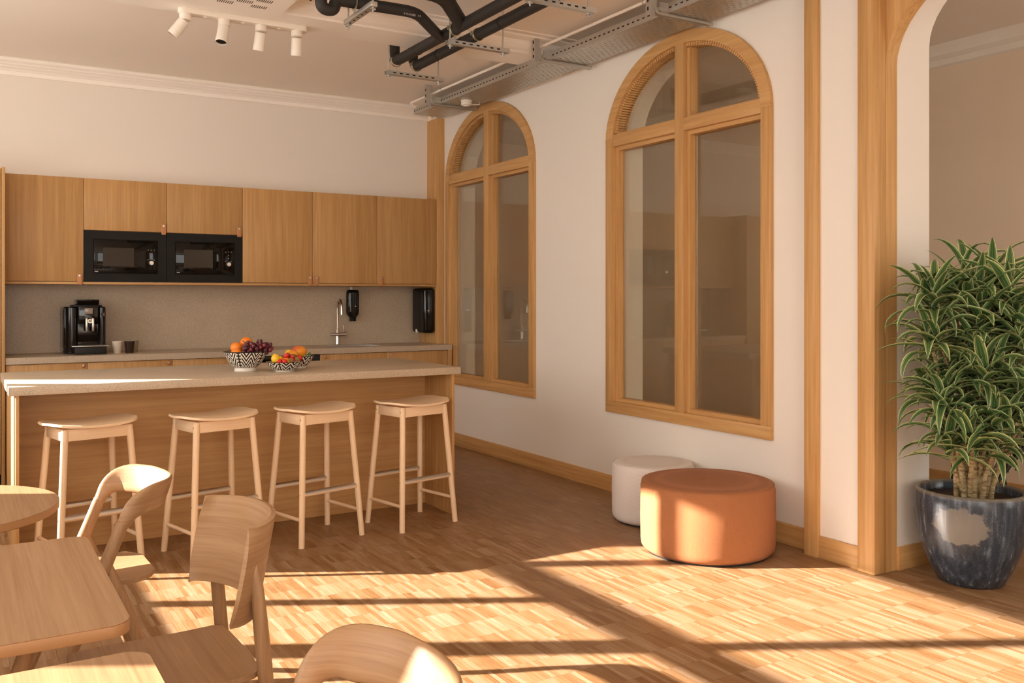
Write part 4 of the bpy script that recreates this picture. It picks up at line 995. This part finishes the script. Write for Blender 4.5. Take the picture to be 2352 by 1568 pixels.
# ================================================================== POT AND PLANT
PX, PY = 4.270, 2.668
p = thing('plant_pot', 'big glazed blue-black pot in front of the arched passage', 'plant pot', (PX, PY, 0))
pr = [(0.0, 0.0), (0.140, 0.0), (0.150, 0.006), (0.185, 0.070), (0.222, 0.160), (0.245, 0.250), (0.256, 0.340), (0.257, 0.400), (0.254, 0.440), (0.250, 0.452), (0.238, 0.455), (0.228, 0.448), (0.226, 0.400), (0.210, 0.395), (0.0, 0.395)]
MB().lathe(pr, (0, 0, 0), 72, cap=False).build('vessel', M['glaze'], p, local=True, angle=60)
def soil():
    rows = []
    for i in range(9):
        row = []
        for k in range(33):
            r = 0.226 * i / 8; a = 2*PI*k/32
            row.append((r*math.cos(a), r*math.sin(a), 0.408 + 0.012 * noise.noise(Vector((r*math.cos(a)*18, r*math.sin(a)*18, 0)))))
        rows.append(row)
    return rows
MB().grid(soil()).build('soil', M['soil'], p, local=True)
pl = thing('potted_dracaena', 'bushy green dracaena with cream-edged striped leaves on many canes', 'plant', (PX, PY, 0.40))
rng = random.Random(11)
heads = []
canes = [(-0.085, -0.020, 0.52, -0.20, -0.04), (-0.050, -0.050, 0.66, -0.13, -0.10), (-0.020, -0.055, 1.02, -0.10, -0.06), (0.020, -0.040, 1.08, -0.02, -0.07), (0.055, -0.045, 0.62, 0.12, -0.10),
         (-0.060, 0.030, 1.00, -0.22, 0.02), (-0.010, 0.020, 1.12, 0.04, 0.03), (0.050, 0.010, 1.05, 0.13, -0.03), (0.080, 0.050, 0.98, 0.22, 0.04), (0.010, 0.060, 0.90, 0.00, 0.12),
         (-0.100, 0.010, 0.80, -0.24, -0.02), (0.090, 0.000, 0.72, 0.24, -0.04), (-0.035, -0.080, 0.40, -0.07, -0.16), (0.030, -0.085, 0.42, 0.06, -0.17), (-0.090, -0.055, 0.36, -0.19, -0.12), (0.10, -0.04, 0.44, 0.20, -0.10)]
for (x, y, h, dx, dy) in canes:
    a = Vector((x, y, 0.0)); b = Vector((x + dx, y + dy, h)); pts = []
    for k in range(7):
        s = k / 6; q = a.lerp(b, s); q.x = x + dx * s ** 1.7; q.y = y + dy * s ** 1.7
        q += Vector((rng.uniform(-1, 1), rng.uniform(-1, 1), 0)) * 0.006 * (0 < k < 6); pts.append(q)
    r0 = rng.uniform(0.010, 0.0145)
    MB().tube(pts, [r0 * (1.1 - 0.35 * k / 6) * rng.uniform(0.93, 1.07) for k in range(7)], 10).build('cane', M['cane'], pl, local=True)
    heads.append((b, h))
# extra side shoots so that the crown fills out in storeys
for k in range(30):
    z = rng.choice([0.34, 0.44, 0.55, 0.66, 0.78, 0.86, 0.94, 1.02]) + rng.uniform(-.05, .05)
    a = rng.uniform(0, 2*PI); r = rng.uniform(0.12, 0.33) * (1.0 if z < 0.9 else 0.9)
    if rng.random() < 0.6: a = rng.uniform(PI * 0.85, PI * 1.75)         # toward the open room
    if r*math.sin(a) > 0.20: a = -a
    b = Vector((r*math.cos(a), r*math.sin(a), z)); c = Vector((0.35*r*math.cos(a), 0.35*r*math.sin(a), z - 0.22))
    MB().tube([c, c.lerp(b, .5) + Vector((0, 0, -.02)), b], [0.008, 0.007, 0.007], 8).build('cane', M['cane'], pl, local=True)
    heads.append((b, z))
for (x, y, z) in ((-0.35, -0.04, 1.00), (-0.38, -0.07, 0.83), (-0.33, -0.06, 0.52), (-0.32, -0.09, 0.31), (-0.24, -0.22, 0.66), (-0.20, -0.24, 0.44)):
    MB().tube([(x * 0.4, y * 0.4, z - 0.25), (x * 0.7, y * 0.7, z - 0.14), (x, y, z)], [0.008, 0.007, 0.007], 8).build('cane', M['cane'], pl, local=True)
    heads.append((Vector((x, y, z)), z))
# leaf variants ---------------------------------------------------------
def leaf_mesh(length, width, droop, up0, n=8, twist=0.0):
    vs, fs, uv = [], [], []
    ang = up0; x = z = 0.0; st = length / n
    for k in range(n + 1):
        s = k / n
        w = width * (math.sin(PI * min(1.0, (s * 0.90 + 0.10)) ** 0.75) ** 0.85 if s < 1 else 0.0)
        w = max(w, 0.0008) * 0.5
        tw = twist * s; nrm = Vector((-math.sin(ang), 0, math.cos(ang)))
        side = Vector((0, 1, 0)) * math.cos(tw) + nrm * math.sin(tw)
        c = Vector((x, 0, z)); lift = nrm * w * 0.45
        for q, u in ((-1, 0.0), (-0.5, 0.25), (0, 0.5), (0.5, 0.75), (1, 1.0)):
            vs.append(c + side * w * q + lift * abs(q)); uv.append((u, s))
        x += st * math.cos(ang); z += st * math.sin(ang); ang -= droop / n * (0.4 + 1.2 * s)
    for k in range(n):
        for q in range(4):
            a = k * 5 + q; fs.append((a, a + 1, a + 6, a + 5))
    return vs, fs, uv
def mk_mesh(name, vs, fs, uv):
    me = bpy.data.meshes.new(name); me.from_pydata([tuple(v) for v in vs], [], fs); me.materials.append(M['leaf'])
    ul = me.uv_layers.new(name='UVMap')
    for lp in me.loops: ul.data[lp.index].uv = uv[lp.vertex_index]
    for q in me.polygons: q.use_smooth = True
    return me
LV = []
for up0 in (1.15, 0.85, 0.5, 0.2):
    for droop in (0.9, 1.6, 2.3):
        LV.append((leaf_mesh(rng.uniform(0.23, 0.30), rng.uniform(0.042, 0.054), droop, up0, twist=rng.uniform(-0.6, 0.6)), up0))
LME = [mk_mesh('leaf', *g) for g, _ in LV]
camv = Vector((0, 0, 1.4)) - Vector((PX, PY, 1.1)); camv.normalize()
leaves = []
for (b, h) in heads:
    n = rng.randint(15, 21); ph = rng.uniform(0, 6.28)
    for k in range(n):
        s = k / n; az = ph + k * 2.399 + rng.uniform(-.25, .25)
        tier = 0 if s < 0.25 else (1 if s < 0.5 else (2 if s < 0.78 else 3))
        vi = tier * 3 + rng.randint(0, 2)
        pos = b + Vector((0, 0, 0.03 - 0.11 * s)); sc = rng.uniform(0.75, 1.15) * (0.85 if tier == 0 else 1.0)
        if any(PY + pos.y + math.sin(az) * f > 2.935 and 3.88 < PX + pos.x + math.cos(az) * f < 4.42 for f in (0.0, 0.12, 0.24)): continue
        leaves.append((pos, az, vi, sc, rng.uniform(-.15, .15)))
def facing(l):
    q = l[0] + Vector((math.cos(l[1]), math.sin(l[1]), 0)) * 0.12
    return -q.dot(camv) if not (PX + q.x > 4.60) else 9
leaves.sort(key=facing)
for (pos, az, vi, sc, ro) in leaves[:300]:
    o = bpy.data.objects.new('leaf', LME[vi]); COL.objects.link(o); o.parent = pl; o.location = pos; o.rotation_euler = (ro, 0, az); o.scale = (sc, sc, sc)
vs, fs, uv = [], [], []
for (pos, az, vi, sc, ro) in leaves[300:]:
    T = Matrix.Translation(pos) @ Matrix.Rotation(az, 4, 'Z') @ Matrix.Rotation(ro, 4, 'X') @ Matrix.Scale(sc, 4); n0 = len(vs)
    (a, b, c), _ = LV[vi]
    vs += [T @ v for v in a]; fs += [tuple(i + n0 for i in f) for f in b]; uv += c
o = bpy.data.objects.new('back_foliage', mk_mesh('back_foliage', vs, fs, uv)); COL.objects.link(o); o.parent = pl; o['kind'] = 'stuff'

# wrought iron railing behind the plant -----------------------------------
g = thing('iron_railing', 'black wrought-iron railing with slanting bars behind the plant', 'railing', (5.05, 3.05, 0))
gx0, gx1, gy = 4.62, 5.60, 2.98
MB().tube([(gx0 + 0.30 * 0, gy, 0.36), (gx0 + 0.2, gy, 0.46), (gx1, gy, 1.16)], 0.016, 10).build('handrail', M['iron'], g)
MB().tube([(gx0, gy, 0.10), (gx1, gy, 0.72)], 0.014, 10).build('lower_rail', M['iron'], g)
for k in range(9):
    x = gx0 + 0.04 + 0.115 * k; z = 0.10 + (x - gx0) * 0.633
    MB().tube([(x, gy, z - 0.02), (x + 0.12, gy, z + 0.48)], 0.010, 8).build('bar', M['iron'], g)
    MB().tube([(x + 0.12, gy + 0.012, z - 0.02), (x, gy + 0.012, z + 0.42)], 0.009, 8).build('bar', M['iron'], g)
for k in range(3):
    x, z, R = 4.90 + 0.25 * k, 0.98 + 0.16 * k, 0.095
    MB().tube([(x + R*math.cos(a), gy, z + R*math.sin(a)) for a in [2*PI*i/28 for i in range(28)]], 0.010, 8, closed=True).build('scroll_ring', M['iron'], g)
for x in (gx0 + 0.02, gx1 - 0.02):
    MB().box(x - 0.02, x + 0.02, gy - 0.02, gy + 0.02, 0.0, 0.5 if x < 5 else 1.2).build('post', M['iron'], g, bevel=0.003)

# ================================================================== CEILING SERVICES
def bend(pts, r, n=6):
    """polyline with rounded corners"""
    P = [Vector(p) for p in pts]; out = [P[0]]
    for a, b, c in zip(P, P[1:], P[2:]):
        u, v = (a - b).normalized(), (c - b).normalized(); k = min(r, (a-b).length*.49, (c-b).length*.49)
        A, B = b + u*k, b + v*k
        for i in range(n + 1):
            s = i / n; out.append(A.lerp(b, s).lerp(b.lerp(B, s), s))
    out.append(P[-1]); return out
RP = 0.036
def pipe(pts, label, r=RP, rb=0.09):
    t = thing('insulated_pipe', label, 'pipe', pts[0], 0, 'black insulated pipes under the ceiling')
    MB().tube(bend(pts, rb), r, 18).build('insulation', M['rubber'], t)
    return t
zp = 3.062
p1 = pipe([(2.655, 5.985, 3.235), (2.655, 5.985, zp + 0.012), (2.625, 2.6, zp)], 'left one of the two long black pipes running toward the viewer')
p2 = pipe([(2.815, 6.02, 3.235), (2.815, 6.02, zp), (2.805, 2.6, zp)], 'right one of the two long black pipes, on the tray side')
for pp, xx in ((p1, 2.655), (p2, 2.812)):
    for y in (5.60, 5.25, 4.75):
        MB().tube([(xx - 0.0 - 0.010*(5.98-y)/1.7*(1 if pp is p1 else .3), y, zp + (0.010 if pp is p1 else 0)), (xx - 0.010*(6-y)/1.7*(1 if pp is p1 else .3), y - 0.012, zp + (0.010 if pp is p1 else 0))], RP + 0.0012, 18).build('joint_band', M['black'], pp)
p3 = pipe([(1.738, 4.93, 3.235), (1.738, 4.93, 3.020), (1.815, 4.93, 3.020), (1.822, 4.93, 3.085), (2.315, 4.905, 3.085), (2.645, 5.235, zp)], 'black pipe branch with a hanging elbow at its left end', 0.034, 0.085)
# print on the branch pipe
def text_mesh(txt, size, mat, name):
    cu = bpy.data.curves.new('t', 'FONT'); cu.body = txt; cu.size = size; cu.extrude = 0.0002
    ob = bpy.data.objects.new('t', cu); COL.objects.link(ob)
    dg = bpy.context.evaluated_depsgraph_get(); me = bpy.data.meshes.new_from_object(ob.evaluated_get(dg)); bpy.data.objects.remove(ob)
    me.name = name; me.materials.clear(); me.materials.append(mat); o = bpy.data.objects.new(name, me); COL.objects.link(o); return o
for txt, x in (('K-FLEX EC', 2.225), ('(25)', 2.275), ('7.9', 2.315)):
    o = text_mesh(txt, 0.016, M['print'], 'printed_lettering'); o.parent = p3
    o.matrix_local = Matrix.Translation(Vector((x, 4.888, 3.0555)) - wloc(p3)) @ Matrix.Rotation(math.radians(-48), 4, 'X') @ Matrix.Rotation(PI, 4, 'X') @ Matrix.Rotation(PI, 4, 'Z') @ Matrix.Rotation(PI, 4, 'Z')
p4 = pipe([(1.70, 4.705, 3.150), (2.40, 4.72, 3.150), (2.650, 4.96, 3.078)], 'thicker black pipe bending into the long left pipe', 0.046, 0.10)

def pipe_hanger(y, x0, x1, label, clamps):
    t = thing('pipe_hanger', label, 'pipe hanger', ((x0+x1)/2, y, 3.0), 0, 'steel channel hangers under the pipes')
    z0, z1 = 2.972, 2.999
    mb = MB()
    mb.box(x0, x1, y - 0.020, y - 0.0175, z0, z1).box(x0, x1, y + 0.0175, y + 0.020, z0, z1).box(x0, x1, y - 0.0175, y + 0.0175, z0, z0 + 0.0025)
    mb.build('channel', M['zinc'], t, smooth=False)
    mb = MB(); n = int((x1 - x0 - 0.08) / 0.05)
    for k in range(n): mb.box(x0 + 0.05 + k * 0.05, x0 + 0.072 + k * 0.05, y - 0.0205, y - 0.0198, 2.981, 2.990)
    q = mb.build('slots', M['dark_gap'], t, smooth=False); q['kind'] = 'stuff'
    for x in (x0 + 0.022, x1 - 0.040):
        r = MB().tube([(x, y, 2.945), (x, y, ZC)], 0.0048, 8).build('threaded_rod', M['zinc'], t)
        MB().lathe([(0.017, 0), (0.017, 0.003), (0.009, 0.003), (0.009, 0.010), (0.0, 0.010)], (x, y, 2.9595), 6, cap=False).build('nut', M['zinc'], r)
    for (x, z) in clamps:
        c = MB().tube([(x + (RP + 0.003) * math.cos(a), y, z + (RP + 0.003) * math.sin(a)) for a in [2*PI*i/24 for i in range(24)]], 0.006, 8, closed=True, squash=(0.5, 2.0)).build('clamp', M['brass'], t)
        MB().tube([(x, y, z0 + 0.02), (x, y, z - RP)], 0.0055, 8).build('clamp_stud', M['zinc'], c)
        MB().box(x - RP - 0.018, x - RP - 0.002, y - 0.006, y + 0.006, z - 0.010, z + 0.014).build('clamp_lug', M['zinc'], c)
pipe_hanger(5.960, 2.575, 3.030, 'farthest steel channel hanger under the pipe ends', ((2.655, zp + 0.012), (2.815, zp)))
pipe_hanger(5.045, 2.590, 3.035, 'middle steel channel hanger below the long pipes', ((2.647, zp + 0.009), (2.812, zp)))
pipe_hanger(4.085, 2.570, 3.015, 'nearest steel channel hanger at the top of the picture', ((2.638, zp + 0.005), (2.809, zp)))
t = thing('pipe_hanger', 'short steel channel hanger under the branch pipe', 'pipe hanger', (1.935, 4.87, 3.0), 0, 'steel channel hangers under the pipes')
MB().box(1.915, 1.955, 4.635, 5.045, 2.985, 3.012).build('channel', M['zinc'], t, bevel=0.002)
mb = MB()
for k in range(5): mb.lathe([(0.0, -0.001), (0.007, -0.001), (0.007, 0.0005), (0.0, 0.0005)], (1.935, 4.75 + 0.06 * k, 2.985), 10, cap=False)
q = mb.build('slots', M['dark_gap'], t, smooth=False); q['kind'] = 'stuff'
for y in (4.652, 5.020):
    r = MB().tube([(1.935, y, 2.955), (1.935, y, ZC)], 0.005, 8).build('threaded_rod', M['zinc'], t)
    MB().lathe([(0.018, 0), (0.018, 0.003), (0.009, 0.003), (0.009, 0.010), (0.0, 0.010)], (1.935, y, 2.972), 6, cap=False).build('nut', M['zinc'], r)
c = MB().tube([(1.935, 4.925 + 0.037 * math.cos(a), 3.085 + 0.037 * math.sin(a)) for a in [2*PI*i/24 for i in range(24)]], 0.006, 8, closed=True, squash=(0.5, 2.0)).build('clamp', M['brass'], t)
MB().tube([(1.935, 4.925, 3.01), (1.935, 4.925, 3.05)], 0.006, 8).build('clamp_stud', M['zinc'], c)
o = thing('cable_end', 'loose black cable end dangling beside the perforated panel', 'cable', (1.70, 5.02, 3.16))
MB().tube([(1.70, 5.02, ZC), (1.698, 5.02, 3.175), (1.712, 5.03, 3.085)], [0.009, 0.012, 0.006], 10).build('sleeve', M['rubber'], o)
MB().tube(bend([(1.700, 5.02, 3.15), (1.73, 5.01, 3.135), (1.79, 5.0, 3.16), (1.83, 5.0, ZC)], 0.03), 0.0022, 6).build('wire', M['leather'], o)

# cable tray ----------------------------------------------------------------
TX0, TX1, TY0, TY1, TZ = 3.610, 3.920, 2.3, 7.70, 3.092
t = thing('cable_tray', 'perforated galvanised cable tray along the window wall', 'cable tray', ((TX0+TX1)/2, (TY0+TY1)/2, TZ))
vs, fs = [], []
xs = [TX0]; rows_ = 10; pit = (TX1 - TX0) / rows_
for r in range(rows_): xs += [TX0 + r * pit + pit * 0.36, TX0 + r * pit + pit * 0.64]
xs.append(TX1)
ny = int((TY1 - TY0) / 0.0125); ys = [TY0 + k * (TY1 - TY0) / ny for k in range(ny + 1)]
nx = len(xs)
for y in ys:
    for x in xs: vs.append((x, y, TZ))
for j in range(ny):
    for i in range(nx - 1):
        if i % 2 == 1:
            r = i // 2
            if (j + (2 if r % 2 else 0)) % 4 in (1, 2): continue
        a = j * nx + i; fs.append((a, a + 1, a + nx + 1, a + nx))
me = bpy.data.meshes.new('tray_bed'); me.from_pydata(vs, [], fs); me.materials.append(M['zinc'])
o = bpy.data.objects.new('tray_bed', me); COL.objects.link(o); o.parent = t; o.location = -wloc(t)
md = o.modifiers.new('sheet', 'SOLIDIFY'); md.thickness = 0.0015
for x, nm in ((TX0, 'tray_side'), (TX1, 'tray_side')):
    sgn = 1 if x == TX0 else -1
    mb = MB(); mb.box(x - 0.0008, x + 0.0008, TY0, TY1, TZ, TZ + 0.058); mb.box(x, x + sgn * 0.012, TY0, TY1, TZ + 0.0565, TZ + 0.058)
    sd = mb.build(nm, M['zinc'], t, smooth=False)
    if x == TX0:
        mb = MB()
        for k in range(int((TY1 - TY0) / 0.05)): mb.box(x - 0.0014, x - 0.0006, TY0 + 0.02 + k * 0.05, TY0 + 0.042 + k * 0.05, TZ + 0.024, TZ + 0.032)
        q = mb.build('side_slots', M['dark_gap'], sd, smooth=False); q['kind'] = 'stuff'
for y in (3.30, 5.62): MB().box(TX0 - 0.003, TX0 - 0.001, y - 0.10, y + 0.10, TZ + 0.006, TZ + 0.052).build('joint_plate', M['zinc'], t, smooth=False)
BR = [(7.150, 'farthest steel bracket carrying the cable tray near the corner'), (5.415, 'middle steel bracket carrying the cable tray'), (4.165, 'nearest steel bracket carrying the cable tray, above the near window')]
for y, lb in BR:
    b = thing('tray_bracket', lb, 'bracket', (3.5, y, 3.06), 0, 'steel cantilever brackets under the tray')
    x0 = 3.485
    mb = MB(); mb.box(x0 - 0.020, x0 + 0.020, y - 0.020, y - 0.0175, 3.060, ZC); mb.box(x0 - 0.020, x0 - 0.0175, y - 0.0175, y + 0.020, 3.060, ZC); mb.box(x0 + 0.0175, x0 + 0.020, y - 0.0175, y + 0.020, 3.060, ZC); mb.build('upright_channel', M['zinc'], b, smooth=False)
    mb = MB()
    for k in range(3): mb.box(x0 - 0.0207, x0 - 0.0199, y - 0.007, y + 0.007, 3.085 + 0.05 * k, 3.107 + 0.05 * k)
    q = mb.build('slots', M['dark_gap'], b, smooth=False); q['kind'] = 'stuff'
    for dy in (-0.014, 0.014):
        MB().tube(bend([(x0 + 0.026, y + dy, 3.16), (x0 + 0.026, y + dy, 3.078), (3.965, y + dy, 3.078)], 0.035), 0.011, 8, squash=(1, 0.7)).build('arm', M['zinc'], b)
    MB().box(x0 + 0.045, x0 + 0.110, y - 0.030, y - 0.026, 3.090, 3.140).build('side_plate', M['zinc'], b, smooth=False)
o = thing('conduit', 'thin pale conduit running beside the cable tray', 'conduit', (3.53, 5.2, 3.16))
MB().tube(bend([(3.60, 7.64, 3.140), (3.545, 7.64, 3.178), (3.545, 2.4, 3.186)], 0.04), 0.010, 10).build('tube', M['plaster'], o)
for y in (7.0, 5.55, 4.3): MB().tube([(3.545 + 0.012*math.cos(a), y, 3.182 + 0.012*math.sin(a)) for a in [2*PI*i/16 for i in range(16)]], 0.003, 6, closed=True).build('clip', M['zinc'], o)
o = thing('smoke_detector', 'small white smoke detector under the cable tray', 'smoke detector', (3.742, 6.92, 3.045))
MB().lathe([(0.0, -0.022), (0.022, -0.021), (0.028, -0.014), (0.046, -0.012), (0.048, 0.008), (0.046, 0.014), (0.0, 0.014)], (3.742, 6.92, 3.062), 32, cap=False).build('housing', M['white_plastic'], o)
MB().lathe([(0.048, 0.0), (0.050, 0.014), (0.0, 0.015)], (3.742, 6.92, 3.0765), 32, cap=False).build('mounting_base', M['white_plastic'], o)
MB().tube([(3.79, 6.92, 3.062), (3.86, 6.90, 3.066), (3.86, 6.90, 3.09)], 0.005, 8).build('cable', M['white_plastic'], o)
o = thing('corner_sensor', 'small white sensor on top of the corner post', 'sensor', (3.965, 7.90, 3.118))
MB().ball((3.968, 7.885, 3.142), 0.024, (1.3, 0.9, 0.8), 18, 12).build('dome', M['white_plastic'], o)
MB().box(3.935, 3.992, 7.91, 7.95, 3.1175, 3.155).build('mount', M['white_plastic'], o, bevel=0.004)

# perforated acoustic panel ----------------------------------------------------
RX1, RY1, RZ = 1.676, 5.520, 3.120
t = thing('acoustic_panel', 'white perforated acoustic panel under the ceiling at the top edge', 'ceiling panel', (1.1, 4.9, RZ))
MB().box(-0.2, RX1, 4.0, RY1, RZ, RZ + 0.028).build('board', M['plaster'], t, smooth=False)
mb = MB()
for gx in range(12):
    for gy_ in range(14):
        if (gx + gy_) % 2: continue
        for k in range(8):
            x = RX1 - 0.115 - gx * 0.098 - k * 0.0118; y = RY1 - 0.095 - gy_ * 0.062
            mb.box(x - 0.0022, x + 0.0022, y - 0.050, y, RZ - 0.0006, RZ + 0.0004)
o = mb.build('slot_perforation', M['dark_gap'], t, smooth=False); o['kind'] = 'stuff'
for x in (-0.1, 1.55):
    for y in (4.1, 5.40): MB().tube([(x, y, RZ + 0.028), (x, y, ZC)], 0.004, 6).build('hanger_rod', M['zinc'], t)

# spotlight bar -------------------------------------------------------------------
t = thing('spotlight_bar', 'white four-lamp spotlight bar under the ceiling beam', 'spotlight', (1.53, 5.76, 3.13))
pl2 = round_rect(1.130, 1.935, 5.720, 5.800, 0.039, 8)
MB().prism(pl2, 'z', 3.118, 3.150).build('rail', M['white_plastic'], t, bevel=0.002)
HD = [(1.175, (-0.55, 0.22, -0.8)), (1.405, (-0.20, -0.22, -0.95)), (1.635, (-0.04, 0.30, -0.95)), (1.868, (0.06, 0.26, -0.96))]
for x, d in HD:
    h = MB().lathe([(0.036, 0.0), (0.036, -0.036), (0.033, -0.038), (0.0, -0.038)], (x, 5.76, 3.118), 28, cap=False).build('swivel_base', M['white_plastic'], t)
    d = Vector(d).normalized(); a = Vector((x, 5.76, 3.088)); b = a + d * 0.125
    hd = MB().tube([a + d * 0.012, a + d * 0.016, b - d * 0.036, b - d * 0.0355, b - d * 0.002, b], [0.030, 0.0335, 0.0345, 0.0350, 0.0350, 0.0335], 28, cap=False).build('lamp_head', M['white_plastic'], t)
    MB().tube([a + d * 0.011, a + d * 0.014], 0.0305, 28).build('back_cap', M['white_plastic'], hd)
    MB().tube([b - d * 0.010, b - d * 0.008], 0.0325, 28).build('lens', M['gloss_black'], hd)
for x in (1.29, 1.52, 1.75): MB().lathe([(0.0, -0.006), (0.011, -0.005), (0.012, 0.0)], (x, 5.76, 3.118), 14).build('cap_screw', M['white_plastic'], t)
